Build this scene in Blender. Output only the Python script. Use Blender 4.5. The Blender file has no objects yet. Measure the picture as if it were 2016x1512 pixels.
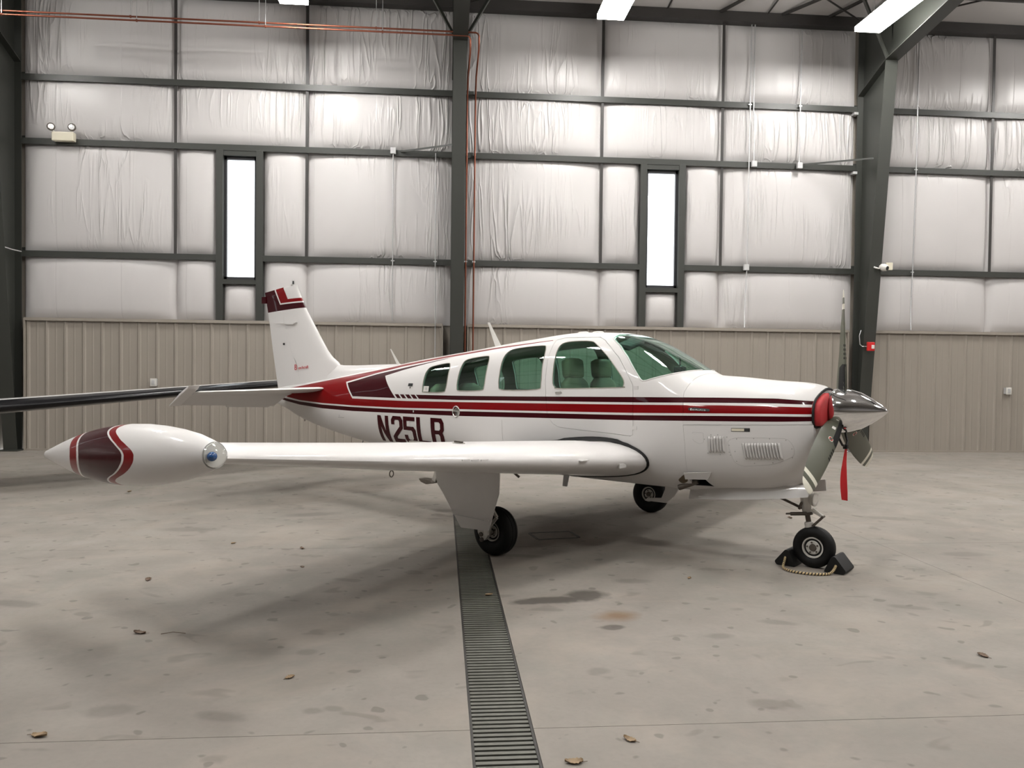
import bpy, bmesh, math, random
from mathutils import Vector, Matrix
from mathutils.geometry import tessellate_polygon
random.seed(7)
PI = math.pi
sc = bpy.context.scene
COL = sc.collection

# ------------------------------------------------------------------ camera
CAM_H, PITCH, ROLL, YAW, FPX = 1.72, 0.02199, 0.01109, 0.08686, 1600.0
fw = Vector((math.sin(YAW) * math.cos(PITCH), math.cos(YAW) * math.cos(PITCH), -math.sin(PITCH)))
r0 = Vector((math.cos(YAW), -math.sin(YAW), 0))
u0 = r0.cross(fw)
rr = r0 * math.cos(ROLL) + u0 * math.sin(ROLL)
uu = -r0 * math.sin(ROLL) + u0 * math.cos(ROLL)
cd = bpy.data.cameras.new('camera')
cam = bpy.data.objects.new('camera', cd)
COL.objects.link(cam)
cam.matrix_world = Matrix(((rr.x, uu.x, -fw.x, 0), (rr.y, uu.y, -fw.y, 0), (rr.z, uu.z, -fw.z, CAM_H), (0, 0, 0, 1)))
cd.sensor_width = 36.0
cd.lens = 36.0 * FPX / 2016.0
cd.clip_start = 0.05
cd.clip_end = 200
sc.camera = cam

# ------------------------------------------------------------------ world, exposure
LAMP_W = 116.0
w = bpy.data.worlds.new('overcast_sky')
sc.world = w
w.use_nodes = True
bg = w.node_tree.nodes['Background']
bg.inputs[0].default_value = (0.93, 0.97, 1.0, 1)
bg.inputs[1].default_value = 4.0
vs = sc.view_settings
vs.view_transform = 'Standard'
vs.look = 'None'
vs.gamma = 1.0
vs.use_curve_mapping = False
vs.exposure = -0.2


# ------------------------------------------------------------------ node helpers
class X:
    """a shader value with arithmetic"""
    def __init__(s, nt, sock): s.nt, s.s = nt, sock
    def _m(s, op, b=None, c=None):
        n = s.nt.nodes.new('ShaderNodeMath'); n.operation = op
        s.nt.links.new(s.s, n.inputs[0])
        for i, v in ((1, b), (2, c)):
            if v is None: continue
            if isinstance(v, X): s.nt.links.new(v.s, n.inputs[i])
            else: n.inputs[i].default_value = v
        return X(s.nt, n.outputs[0])
    def __add__(s, b): return s._m('ADD', b)
    def __sub__(s, b): return s._m('SUBTRACT', b)
    def __mul__(s, b): return s._m('MULTIPLY', b)
    def __truediv__(s, b): return s._m('DIVIDE', b)
    def __gt__(s, b): return s._m('GREATER_THAN', b)
    def __lt__(s, b): return s._m('LESS_THAN', b)
    def __and__(s, b): return s._m('MULTIPLY', b)
    def __or__(s, b): return s._m('MAXIMUM', b)
    def abs(s): return s._m('ABSOLUTE')
    def pow(s, b): return s._m('POWER', b)
    def inv(s): return s * -1.0 + 1.0
    def curve(s, pts, lo=-6.0, hi=3.0, vlo=0.0, vhi=3.0, h='VECTOR'):
        u = (s - lo) / (hi - lo)
        n = s.nt.nodes.new('ShaderNodeFloatCurve')
        cm = n.mapping; c = cm.curves[0]
        P = [((a - lo) / (hi - lo), (b - vlo) / (vhi - vlo)) for a, b in pts]
        if P[0][0] > 0: P.insert(0, (0.0, P[0][1]))
        if P[-1][0] < 1: P.append((1.0, P[-1][1]))
        c.points[0].location = P[0]; c.points[1].location = P[-1]
        for p in P[1:-1]: c.points.new(*p)
        for p in c.points: p.handle_type = h
        cm.update()
        s.nt.links.new(u.s, n.inputs['Value'])
        return X(s.nt, n.outputs[0]) * (vhi - vlo) + vlo


def new_mat(name):
    m = bpy.data.materials.new(name); m.use_nodes = True
    nt = m.node_tree; b = nt.nodes['Principled BSDF']
    return m, nt, b


def coords(nt, kind='Object'):
    t = nt.nodes.new('ShaderNodeTexCoord')
    return t.outputs[kind]


def xyz(nt, sock):
    n = nt.nodes.new('ShaderNodeSeparateXYZ'); nt.links.new(sock, n.inputs[0])
    return [X(nt, n.outputs[i]) for i in range(3)]


def noise(nt, vec, scale, detail=3.0, rough=0.55, stretch=None, dist=0.0):
    if stretch:
        mp = nt.nodes.new('ShaderNodeMapping'); mp.inputs['Scale'].default_value = stretch
        nt.links.new(vec, mp.inputs[0]); vec = mp.outputs[0]
    n = nt.nodes.new('ShaderNodeTexNoise')
    n.inputs['Scale'].default_value = scale; n.inputs['Detail'].default_value = detail
    n.inputs['Roughness'].default_value = rough; n.inputs['Distortion'].default_value = dist
    nt.links.new(vec, n.inputs['Vector'])
    return X(nt, n.outputs['Fac'])


def ramp(nt, x, a, b):
    n = nt.nodes.new('ShaderNodeMapRange'); n.clamp = True
    n.inputs['From Min'].default_value = a; n.inputs['From Max'].default_value = b
    nt.links.new(x.s, n.inputs['Value'])
    return X(nt, n.outputs[0])


def mix(nt, fac, a, b):
    n = nt.nodes.new('ShaderNodeMix'); n.data_type = 'RGBA'
    if isinstance(fac, X): nt.links.new(fac.s, n.inputs[0])
    else: n.inputs[0].default_value = fac
    for sock, v in ((n.inputs[6], a), (n.inputs[7], b)):
        if isinstance(v, tuple): sock.default_value = (*v, 1)
        else: nt.links.new(v, sock)
    return n.outputs[2]


def bump(nt, b, h, strength=0.3, dist=0.01):
    n = nt.nodes.new('ShaderNodeBump'); n.inputs['Strength'].default_value = strength
    n.inputs['Distance'].default_value = dist
    nt.links.new(h.s, n.inputs['Height']); nt.links.new(n.outputs[0], b.inputs['Normal'])


def M(name, col, rough=0.5, metal=0.0, var=0.08, scale=6.0, coat=0.0, bumpy=0.0, spec=None):
    m, nt, b = new_mat(name)
    v = coords(nt)
    n = noise(nt, v, scale)
    dark = tuple(c * (1 - var) for c in col); lite = tuple(min(1, c * (1 + var)) for c in col)
    nt.links.new(mix(nt, n, dark, lite), b.inputs['Base Color'])
    b.inputs['Roughness'].default_value = rough; b.inputs['Metallic'].default_value = metal
    b.inputs['Coat Weight'].default_value = coat
    b.inputs['Coat Roughness'].default_value = 0.05
    if spec is not None: b.inputs['Specular IOR Level'].default_value = spec
    if bumpy: bump(nt, b, noise(nt, v, scale * 8), bumpy)
    return m


# ------------------------------------------------------------------ mesh helpers
class B:
    def __init__(s): s.v, s.f, s.mi, s.cur = [], [], [], 0
    def add(s, vs, fs):
        o = len(s.v); s.v += [tuple(p) for p in vs]
        for f in fs: s.f.append([o + i for i in f]); s.mi.append(s.cur)
        return s
    def box(s, a, b):
        x0, y0, z0 = a; x1, y1, z1 = b
        return s.add([(x0, y0, z0), (x1, y0, z0), (x1, y1, z0), (x0, y1, z0), (x0, y0, z1), (x1, y0, z1), (x1, y1, z1), (x0, y1, z1)],
                     [(0, 3, 2, 1), (4, 5, 6, 7), (0, 1, 5, 4), (1, 2, 6, 5), (2, 3, 7, 6), (3, 0, 4, 7)])
    def bar(s, p, q, wx, wz, up=(0, 0, 1)):
        p, q = Vector(p), Vector(q); d = (q - p).normalized(); up = Vector(up)
        if abs(d.dot(up)) > .98: up = Vector((1, 0, 0))
        a = d.cross(up).normalized() * wx / 2; c = a.cross(d).normalized() * wz / 2
        V = [p - a - c, p + a - c, p + a + c, p - a + c, q - a - c, q + a - c, q + a + c, q - a + c]
        return s.add(V, [(0, 1, 2, 3), (7, 6, 5, 4), (0, 4, 5, 1), (1, 5, 6, 2), (2, 6, 7, 3), (3, 7, 4, 0)])
    def tube(s, pts, r, n=8, caps=True, radii=None):
        pts = [Vector(p) for p in pts]; V = []; F = []
        prev = None
        for i, p in enumerate(pts):
            d = (pts[min(i + 1, len(pts) - 1)] - pts[max(i - 1, 0)]).normalized()
            if prev is None:
                u = Vector((0, 0, 1)) if abs(d.z) < .9 else Vector((1, 0, 0))
                a = d.cross(u).normalized()
            else: a = (prev - d * prev.dot(d)).normalized()
            prev = a; b = d.cross(a); R = radii[i] if radii else r
            V += [p + (a * math.cos(2 * PI * k / n) + b * math.sin(2 * PI * k / n)) * R for k in range(n)]
        for i in range(len(pts) - 1):
            for k in range(n): F.append((i * n + k, i * n + (k + 1) % n, (i + 1) * n + (k + 1) % n, (i + 1) * n + k))
        if caps: F.append(tuple(range(n))[::-1]); F.append(tuple((len(pts) - 1) * n + k for k in range(n)))
        return s.add(V, F)
    def lathe(s, prof, o, ax, n=24):
        """prof: (along axis, radius)"""
        o, ax = Vector(o), Vector(ax).normalized()
        u = Vector((0, 0, 1)) if abs(ax.z) < .9 else Vector((1, 0, 0))
        a = ax.cross(u).normalized(); b = ax.cross(a); V = []; F = []
        for t, r in prof:
            V += [o + ax * t + (a * math.cos(2 * PI * k / n) + b * math.sin(2 * PI * k / n)) * max(r, 1e-4) for k in range(n)]
        for i in range(len(prof) - 1):
            for k in range(n): F.append((i * n + k, i * n + (k + 1) % n, (i + 1) * n + (k + 1) % n, (i + 1) * n + k))
        F.append(tuple(range(n))[::-1]); F.append(tuple((len(prof) - 1) * n + k for k in range(n)))
        return s.add(V, F)
    def loft(s, rings, caps=True, closed=True):
        n = len(rings[0]); V = [p for r in rings for p in r]; F = []
        for i in range(len(rings) - 1):
            for k in range(n if closed else n - 1):
                F.append((i * n + k, i * n + (k + 1) % n, (i + 1) * n + (k + 1) % n, (i + 1) * n + k))
        if caps: F.append(tuple(range(n))[::-1]); F.append(tuple((len(rings) - 1) * n + k for k in range(n)))
        return s.add(V, F)
    def prism(s, poly, fn):
        """poly: 2-D outline, fn(u, v, side) -> 3-D point for side 0 / 1"""
        n = len(poly)
        V = [fn(u, v, 0) for u, v in poly] + [fn(u, v, 1) for u, v in poly]
        F = [tuple(range(n))[::-1], tuple(range(n, 2 * n))] + [(k, (k + 1) % n, n + (k + 1) % n, n + k) for k in range(n)]
        return s.add(V, F)
    def mesh(s, name, mats, smooth=None, weld=True, bevel=0.0):
        me = bpy.data.meshes.new(name); me.from_pydata(s.v, [], s.f)
        for m in (mats if isinstance(mats, (list, tuple)) else [mats]): me.materials.append(m)
        me.polygons.foreach_set('material_index', s.mi)
        bm = bmesh.new(); bm.from_mesh(me)
        if weld: bmesh.ops.remove_doubles(bm, verts=bm.verts, dist=1e-5)
        bmesh.ops.recalc_face_normals(bm, faces=bm.faces)
        if bevel: bmesh.ops.bevel(bm, geom=bm.edges[:], offset=bevel, segments=2, profile=.6, affect='EDGES', clamp_overlap=True)
        if smooth is not None: shade(bm, smooth)
        bm.to_mesh(me); bm.free()
        return me
    def obj(s, name, mats, parent=None, smooth=None, loc=None, rot=None, **kw):
        o = bpy.data.objects.new(name, s.mesh(name, mats, smooth, **kw)); COL.objects.link(o)
        if parent: o.parent = parent
        if loc: o.location = loc
        if rot: o.rotation_euler = rot
        return o


def shade(bm, ang):
    for f in bm.faces: f.smooth = True
    for e in bm.edges:
        e.smooth = not (len(e.link_faces) != 2 or e.calc_face_angle(0) > math.radians(ang))


def tag(o, label=None, cat=None, group=None, kind=None):
    if label: o['label'] = label
    if cat: o['category'] = cat
    if group: o['group'] = group
    if kind: o['kind'] = kind
    return o


def empty(name, loc=(0, 0, 0), rz=0.0, parent=None):
    o = bpy.data.objects.new(name, None); COL.objects.link(o)
    o.location = loc; o.rotation_euler = (0, 0, rz); o.empty_display_size = .2
    if parent: o.parent = parent
    return o


def inst(src, parent, loc, rot=None, scale=None):
    c = src.copy(); COL.objects.link(c); c.parent = parent; c.location = loc
    if rot: c.rotation_euler = rot
    if scale: c.scale = scale
    return c


def boolean(a, b, op):
    """mesh of a (op) b; a gets it, b is left alone"""
    md = a.modifiers.new('b', 'BOOLEAN'); md.operation = op; md.solver = 'EXACT'; md.object = b
    dg = bpy.context.evaluated_depsgraph_get(); dg.update()
    me = bpy.data.meshes.new_from_object(a.evaluated_get(dg)); a.modifiers.clear(); a.data = me


def reshade(o, ang=32):
    bm = bmesh.new(); bm.from_mesh(o.data); shade(bm, ang); bm.to_mesh(o.data); bm.free()


def smooth_poly(P, n=4):
    """closed Catmull-Rom outline"""
    out = []; L = len(P)
    for i in range(L):
        p0, p1, p2, p3 = P[i - 1], P[i], P[(i + 1) % L], P[(i + 2) % L]
        for k in range(n):
            t = k / n
            out.append(tuple(.5 * ((2 * p1[d]) + (p2[d] - p0[d]) * t + (2 * p0[d] - 5 * p1[d] + 4 * p2[d] - p3[d]) * t * t + (3 * p1[d] - p0[d] - 3 * p2[d] + p3[d]) * t ** 3) for d in (0, 1)))
    return out


def round_poly(P, r, n=3):
    """polygon with rounded corners"""
    out = []; L = len(P)
    for i in range(L):
        a, b, c = Vector(P[i - 1]), Vector(P[i]), Vector(P[(i + 1) % L])
        d1 = (a - b); d2 = (c - b); k = min(r, d1.length * .45, d2.length * .45)
        p, q = b + d1.normalized() * k, b + d2.normalized() * k
        for j in range(n + 1):
            t = j / n; out.append(tuple(p * (1 - t) ** 2 + b * 2 * t * (1 - t) + q * t * t))
    return out


# ------------------------------------------------------------------ materials
WHITE, RED, MAROON = (0.625, 0.61, 0.598), (0.175, 0.002, 0.0035), (0.036, 0.0015, 0.004)


def paint_base(name):
    m, nt, b = new_mat(name)
    b.inputs['Roughness'].default_value = 0.28
    b.inputs['Coat Weight'].default_value = 0.22; b.inputs['Coat Roughness'].default_value = 0.03; b.inputs['Specular IOR Level'].default_value = 0.08
    return m, nt, b


def livery_fuselage():
    m, nt, b = paint_base('fuselage_paint')
    x, y, z = xyz(nt, coords(nt))
    u = x - (z * -1.0 + 1.372) * 1.31
    s1t = x.curve([(-2.4, 1.372), (-1.28, 1.390), (-.52, 1.408), (.894, 1.447), (1.71, 1.466), (2.18, 1.472), (2.47, 1.457)])
    s1b = x.curve([(-2.4, 1.327), (-1.28, 1.343), (-.52, 1.363), (.9, 1.397), (1.72, 1.421), (2.19, 1.431), (2.48, 1.428)])
    s2t = x.curve([(-3.25, 1.290), (-2.61, 1.295), (-2.15, 1.300), (-1.27, 1.321), (-.52, 1.340), (.9, 1.376), (1.72, 1.4), (2.2, 1.407), (2.48, 1.406)])
    s2b = x.curve([(-5.4, 1.31), (-4.84, 1.247), (-4.55, 1.221), (-3.956, 1.204), (-3.24, 1.203), (-2.3, 1.216), (-1.27, 1.244), (-.52, 1.262), (.9, 1.300), (1.73, 1.330), (2.2, 1.345), (2.49, 1.35)])
    s3t = x.curve([(-5.4, 1.29), (-4.93, 1.228), (-4.55, 1.200), (-3.955, 1.184), (-3.24, 1.183), (-2.3, 1.195), (-1.27, 1.221), (-.52, 1.242), (.9, 1.279), (1.73, 1.309), (2.21, 1.325), (2.49, 1.331)])
    s3b = x.curve([(-5.4, 1.25), (-4.93, 1.193), (-4.557, 1.158), (-3.958, 1.134), (-3.24, 1.133), (-2.3, 1.151), (-1.27, 1.169), (-.52, 1.192), (.9, 1.232), (1.74, 1.263), (2.21, 1.280), (2.49, 1.294)])
    rt = x.curve([(-5.4, 1.31), (-4.62, 1.417), (-3.98, 1.508), (-3.63, 1.559), (-3.0, 1.651), (-2.54, 1.721), (-1.78, 1.824), (-.93, 1.918), (-.145, 1.990)])
    rl = x.curve([(-3.52, 1.493), (-2.92, 1.619), (-2.47, 1.698), (-1.75, 1.799), (-.90, 1.904), (-.145, 1.984)])
    mt = x.curve([(-3.5, 1.474), (-2.9, 1.605), (-2.43, 1.680), (-1.72, 1.793), (-.68, 1.917)])
    ml = x.curve([(-2.72, 1.580), (-2.39, 1.655), (-1.98, 1.738), (-1.59, 1.807), (-1.12, 1.872), (-.68, 1.914)])
    s1 = (z < s1t) & (z > s1b)
    blocks = u > -1.983
    for a, c in ((-2.385, -2.312), (-2.283, -2.212), (-2.184, -2.108), (-2.081, -2.006)):
        blocks = blocks | ((u > a) & (u < c))
    s1 = s1 & blocks
    red = (z < rt) & (z > s2b) & ((u < -3.365) | (z > rl) | (z < s2t)) & ((x < -.145) | (z < s2t))
    quad = (z < mt) & (z > x.curve([(-3.3, 1.317), (-2.3, 1.328)])) & (u > -3.332) & (x < -.68) & ((u < -2.42) | (z > ml))
    mar = s1 | quad | ((z < s3t) & (z > s3b))
    c1 = mix(nt, red, WHITE, RED); c2 = mix(nt, mar, c1, MAROON)
    nt.links.new(c2, b.inputs['Base Color'])
    return m


def livery_fin():
    m, nt, b = paint_base('fin_paint')
    x, y, z = xyz(nt, coords(nt))
    v = x + (z - 2.6) * .709
    mb = x * .0495 + 2.7385
    ph = (x + 5.226) * .0356 + 2.566
    mar = (z > mb) & ((v < -5.25) | (z < ph))
    red = (v > -5.217) & (z > ph + .020) & ((v < -5.0075) | (z < ph + .068))
    c1 = mix(nt, mar, WHITE, MAROON); c2 = mix(nt, red, c1, RED)
    nt.links.new(c2, b.inputs['Base Color'])
    return m


def livery_tank():
    """local axis: x = fraction of length from nose (m), z = height from axis"""
    m, nt, b = paint_base('tip_tank_paint')
    x, y, z = xyz(nt, coords(nt))
    L = 2.216
    def edge(c, amp): # forward bulge near the middle of the side
        return z.curve([(-.19, c), (-.15, c), (-.09, c - amp * .62), (-.045, c - amp * .9), (.0, c - amp), (.03, c - amp * .96), (.07, c - amp * .72), (.11, c - amp * .4), (.165, c), (.19, c)], lo=-.2, hi=.2, vlo=-.5, vhi=1.5, h='AUTO') * -L
    fl = x
    e1, e2, e3 = edge(.735, .065), edge(.678, .065), edge(.662, .065)
    e4, e5, e6 = edge(.490, .150), edge(.478, .148), edge(.440, .155)
    red = ((fl < e2) & (fl > e1)) | ((fl < e6) & (fl > e5))
    mar = (fl < e4) & (fl > e3)
    c1 = mix(nt, red, WHITE, RED); c2 = mix(nt, mar, c1, MAROON)
    nt.links.new(c2, b.inputs['Base Color'])
    return m


def mat_white_paint():
    m, nt, b = paint_base('white_paint')
    n = noise(nt, coords(nt), 2.0)
    nt.links.new(mix(nt, n, tuple(c * .97 for c in WHITE), WHITE), b.inputs['Base Color'])
    return m


def mat_glass(name, tint, rough=0.0):
    m = bpy.data.materials.new(name); m.use_nodes = True
    nt = m.node_tree; nt.nodes.clear()
    out = nt.nodes.new('ShaderNodeOutputMaterial')
    tr = nt.nodes.new('ShaderNodeBsdfTransparent')
    n = noise(nt, coords(nt), 1.5)
    nt.links.new(mix(nt, n, tint, tuple(min(1, c * 1.03) for c in tint)), tr.inputs[0])
    gl = nt.nodes.new('ShaderNodeBsdfGlossy'); gl.inputs['Roughness'].default_value = rough
    lw = nt.nodes.new('ShaderNodeLayerWeight'); lw.inputs[0].default_value = .5
    fr = X(nt, lw.outputs['Facing']).pow(4.0) * .85 + .05
    mx = nt.nodes.new('ShaderNodeMixShader')
    nt.links.new(fr.s, mx.inputs[0]); nt.links.new(tr.outputs[0], mx.inputs[1]); nt.links.new(gl.outputs[0], mx.inputs[2])
    nt.links.new(mx.outputs[0], out.inputs[0])
    return m


def mat_insulation():
    m, nt, b = new_mat('vinyl_insulation')
    v = coords(nt)
    n = noise(nt, v, .8, 2)
    nt.links.new(mix(nt, n, (.49, .472, .465), (.545, .527, .520)), b.inputs['Base Color'])
    b.inputs['Roughness'].default_value = .37
    wr = noise(nt, v, 1.0, 2, .45, (5.5, 5.5, .45), .7)
    fine = noise(nt, v, 1.0, 2, .5, (26.0, 26.0, 1.6), .4)
    ridge = ((wr - .5).abs() * -2.0 + 1.0).pow(9.0)
    x, y, z = xyz(nt, v)
    up = ramp(nt, z, 5.6, 6.3)
    col = ramp(nt, (x - .295).abs(), 2.2, .5)
    mask = ramp(nt, noise(nt, v, .55, 2, .5) + up * .08 + col * .12, .53, .72)
    seamy = ramp(nt, (x * .82 + .1)._m('FRACT').abs(), .018, .0)
    bump(nt, b, ridge * mask + fine * .14 * mask - seamy * .12, .8, .03)
    return m


def mat_floor():
    m, nt, b = new_mat('sealed_concrete')
    v = coords(nt)
    x, y, z = xyz(nt, v)
    big = noise(nt, v, .45, 4, .6); med = noise(nt, v, 1.7, 5, .62, None, .3); fine = noise(nt, v, 28, 3, .6)
    c = mix(nt, ramp(nt, big, .3, .72), (0.1985, 0.1783, 0.1575), (0.2520, 0.2299, 0.2066))
    c = mix(nt, ramp(nt, med, .40, .72) * .55, c, (0.1890, 0.1714, 0.1525))
    c = mix(nt, ramp(nt, fine, .45, .75) * .18, c, (0.1512, 0.1354, 0.1197))
    warm = noise(nt, v, .9, 5, .65, (1, 1.3, 1), .6)
    c = mix(nt, ramp(nt, warm, .48, .66) * .55, c, (.268, .232, .200))
    cool = noise(nt, v, 1.25, 5, .66, (1.2, 1, 1), .5)
    c = mix(nt, ramp(nt, cool, .50, .70) * .55, c, (.178, .170, .150))
    smud = noise(nt, v, 3.1, 2, .45, (1, 1.5, 1), .5)
    c = mix(nt, ramp(nt, smud, .645, .70) * .42, c, (0.1260, 0.1102, 0.0945))
    spots = noise(nt, v, 7.5, 1, .4, None, .2)
    c = mix(nt, ramp(nt, spots, .70, .73) * .45, c, (0.0819, 0.0725, 0.0630))
    wob = noise(nt, v, 4.0, 3, .6)
    wob2 = noise(nt, v, 9.0, 2, .6)
    def blot(cx, cy, rx, ry, ang, soft=.25, k=.55):
        ca, sa = math.cos(ang), math.sin(ang)
        dx, dy = x - cx, y - cy
        a = (dx * ca + dy * sa) / rx; e = (dy * ca - dx * sa) / ry
        d = (a * a + e * e).pow(.5) + (wob - .5) * 2 * k + (wob2 - .5) * k
        return ramp(nt, d, 1.0 + soft, 1.0 - soft)
    oil = blot(.83, 5.90, .30, .085, .12) | blot(1.10, 6.0, .15, .14, .2) | blot(.65, 5.86, .13, .06, 0)
    c = mix(nt, oil * .88, c, (0.0788, 0.0706, 0.0617))
    c = mix(nt, blot(1.22, 5.50, .12, .09, 0, .6) * .75, c, (0.1480, 0.0851, 0.0391))
    c = mix(nt, blot(1.145, 5.26, .075, .05, 0) * .8, c, (0.0819, 0.0725, 0.0630))
    for (px, py, a, d) in ((-.62, 4.06, .05, .035), (-.52, 4.08, .05, .03), (-1.62, 4.12, .11, .07), (-1.06, 4.02, .11, .055), (-.78, 4.9, .06, .05), (1.7, 4.0, .1, .06), (2.3, 5.3, .12, .05), (1.55, 6.4, .14, .07), (3.4, 5.6, .13, .05), (4.9, 7.2, .2, .09), (5.2, 9.0, .3, .1), (-3.0, 6.0, .2, .07), (-2.6, 8.6, .3, .1), (-1.5, 9.4, .35, .1), (2.9, 7.2, .2, .06), (.75, 7.3, .18, .06), (1.8, 5.05, .09, .05), (.9, 4.5, .06, .05)):
        c = mix(nt, blot(px, py, a, d, random.uniform(-.4, .4), .3, .5) * .42, c, (0.1071, 0.0945, 0.0819))
    nt.links.new(c, b.inputs['Base Color'])
    rg = ramp(nt, med, .3, .8) * .2 + .62
    nt.links.new(rg.s, b.inputs['Roughness'])
    b.inputs['Specular IOR Level'].default_value = .16
    bump(nt, b, fine + med * 2.0, .06, .01)
    return m


def mat_emit(name, col, s):
    m, nt, b = new_mat(name)
    n = noise(nt, coords(nt), 3)
    nt.links.new(mix(nt, n, tuple(c * .98 for c in col), col), b.inputs['Emission Color'])
    b.inputs['Emission Strength'].default_value = s
    b.inputs['Base Color'].default_value = (.8, .8, .8, 1)
    return m


FUS, FIN, TANK, WP = livery_fuselage(), livery_fin(), livery_tank(), mat_white_paint()
GLASS = mat_glass('green_tinted_glass', (.71, .875, .815))
CLEAR = mat_glass('clear_glass', (.97, .985, .98))
INSUL, FLOOR = mat_insulation(), mat_floor()
LENS = mat_emit('lamp_diffuser', (1.0, .975, .94), LAMP_W)
STEEL = M('grey_painted_steel', (.033, .035, .030), .42, 0, .10, 3)
STEEL_D = M('dark_bronze_steel', (.030, .027, .025), .45, 0, .12, 3)
WAINS = M('taupe_ribbed_steel', (.28, .250, .216), .6, 0, .05, 1.2, spec=.25)
WTRIM = M('taupe_trim', (.27, .24, .205), .45, 0, .05, 2)
WFRAME = M('window_dark_frame', (.022, .022, .026), .4)
GALV = M('galvanised_conduit', (.52, .52, .52), .4, .75, .1, 20)
GBOX = M('grey_junction_box', (.48, .48, .48), .5, .3, .08, 10)
COPPER = M('copper_pipe', (.23, .075, .045), .38, .75, .18, 8)
PLASTW = M('white_plastic', (.60, .585, .55), .4)
CREAM = M('cream_plastic', (.62, .58, .46), .45)
BLACK = M('black_rubber', (.007, .007, .007), .62, 0, .2, 30, spec=.3)
TYRE = M('tire_rubber', (.005, .005, .005), .6, 0, .2, 24, bumpy=.1, spec=.25)
CHROME = M('polished_spinner', (.80, .80, .80), .07, 1.0, .02, 4)
ALU = M('bare_aluminium', (.62, .61, .58), .3, .9, .08, 12)
OLEO = M('white_gear_paint', (.54, .525, .49), .4, 0, .15, 18)
DIRTY = M('grimy_metal', (.10, .085, .07), .55, .4, .3, 25)
SEAMC = M('seam_shade_fastener_grey', (.33, .32, .31), .5, 0, .2, 20)  # panel groove shade painted as grey lines; the fasteners share this colour
SOOT = M('sooty_brown_plate', (.13, .10, .065), .5, .3, .3, 20)
OLIVE = M('olive_blade_paint', (.080, .083, .058), .42, 0, .08, 10)
CREAMP = M('cream_blade_stripe', (.70, .68, .58), .45)
REDF = M('red_cover_fabric', (.42, .018, .022), .62, 0, .12, 30, bumpy=.25)
REDR = M('red_streamer', (.52, .012, .016), .55, 0, .08, 20)
REDP = M('red_device_plastic', (.50, .012, .014), .35)
MARP = M('maroon_lettering', MAROON, .3, 0, .03, 5, coat=.2, spec=.1)
REDL = M('red_lettering', (.40, .008, .012), .35, 0, .03, 5)
TAN = M('tan_seat_leather', (.32, .27, .19), .5, 0, .1, 12, bumpy=.1)
TRIMI = M('cabin_headliner', (.30, .28, .24), .7, 0, .06, 5)
GLARE = M('black_glareshield', (.018, .019, .02), .6, 0, .15, 10)
SILV = M('silver_lettering', (.75, .75, .74), .25, .9, .04, 5)
GRATE = M('cast_iron_grate', (.125, .125, .107), .48, .35, .22, 20)
PIT = M('drain_pit_concrete', (.11, .10, .088), .85)
FRAMEB = M('drain_edge_angle', (.035, .033, .030), .55, .3, .2, 12)
LEAFA = M('dry_leaf_tan', (.22, .15, .08), .6, 0, .25, 40)
LEAFB = M('dry_leaf_brown', (.10, .06, .034), .6, 0, .3, 40)
BLUEL = M('blue_nav_bulb', (.02, .07, .20), .15)
DOORP = M('gear_door_paint', (.625, .61, .598), .32, 0, .05, 6, coat=.3)
ROOFI = M('roof_insulation', (.49, .472, .462), .45, 0, .06, 1.5)
WHITE2 = M('far_airplane_white', (.62, .61, .60), .2, 0, .02, 3, coat=.4)
BOOT = M('black_deice_boot', (.004, .004, .005), .2, 0, .1, 8, spec=.3)


def rope_mat():
    m, nt, b = new_mat('twisted_rope')
    v = coords(nt, 'UV')
    n = nt.nodes.new('ShaderNodeSeparateXYZ'); nt.links.new(v, n.inputs[0])
    a = X(nt, n.outputs[0]); t = X(nt, n.outputs[1])
    s = (t * 34.0 + a)._m('FRACT')
    c = mix(nt, s > .58, (.50, .38, .20), (.02, .018, .016))
    nt.links.new(c, b.inputs['Base Color']); b.inputs['Roughness'].default_value = .8
    return m


ROPE = rope_mat()

# ------------------------------------------------------------------ hangar: floor
WALL_Y = 16.41
XL, XR, YF = -16.6, 17.2, -13.0
floor = empty('floor'); tag(floor, kind='structure')
xs = [XL, .150, .450, 4.33, XR]; ys = [YF, -.08, 3.80, 7.68, WALL_Y]
G = .0019
for i in range(4):
    if i == 1: continue
    for j in range(4):
        b = B().box((xs[i] + (G if i > 1 else 0), ys[j] + G, -.15), (xs[i + 1] - (G if i != 0 else 0), ys[j + 1] - G, 0))
        b.obj('concrete_slab', FLOOR, floor)
B().box((XL, YF, -.30), (XR, WALL_Y, -.15)).obj('slab_bed', PIT, floor)

# trench drain
drain = empty('trench_drain', (.30, 0, 0))
tag(drain, 'long slotted iron floor drain grate crossing the concrete', 'floor drain')
bar_me = B().box((-.137, -.0135, -.030), (.137, .0135, -.003)).mesh('grate_bar', GRATE, None, bevel=.002)
y0, stp = 2.95, .0446
for k in range(290):
    o = bpy.data.objects.new('grate_bar', bar_me); COL.objects.link(o); o.parent = drain; o.location = (0, y0 + k * stp, 0)
for s in (-1, 1):
    B().box((s * .143 - .006, YF, -.12), (s * .143 + .006, 15.9, 0.0)).obj('edge_angle', FRAMEB, drain)
for xx in (-.062, .058):
    bb = B()
    bb.box((xx - .006, y0 - .02, -.040), (xx + .006, y0 + 290 * stp, -.014)); bb.obj('grate_rib', GRATE, drain)
bb = B()
k = YF + .05
while k < y0 - .03:
    bb.box((-.137, k - .0125, -.03), (.137, k + .0125, -.003)); k += stp
tag(bb.obj('rear_grate', GRATE, drain), kind='stuff')

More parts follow.
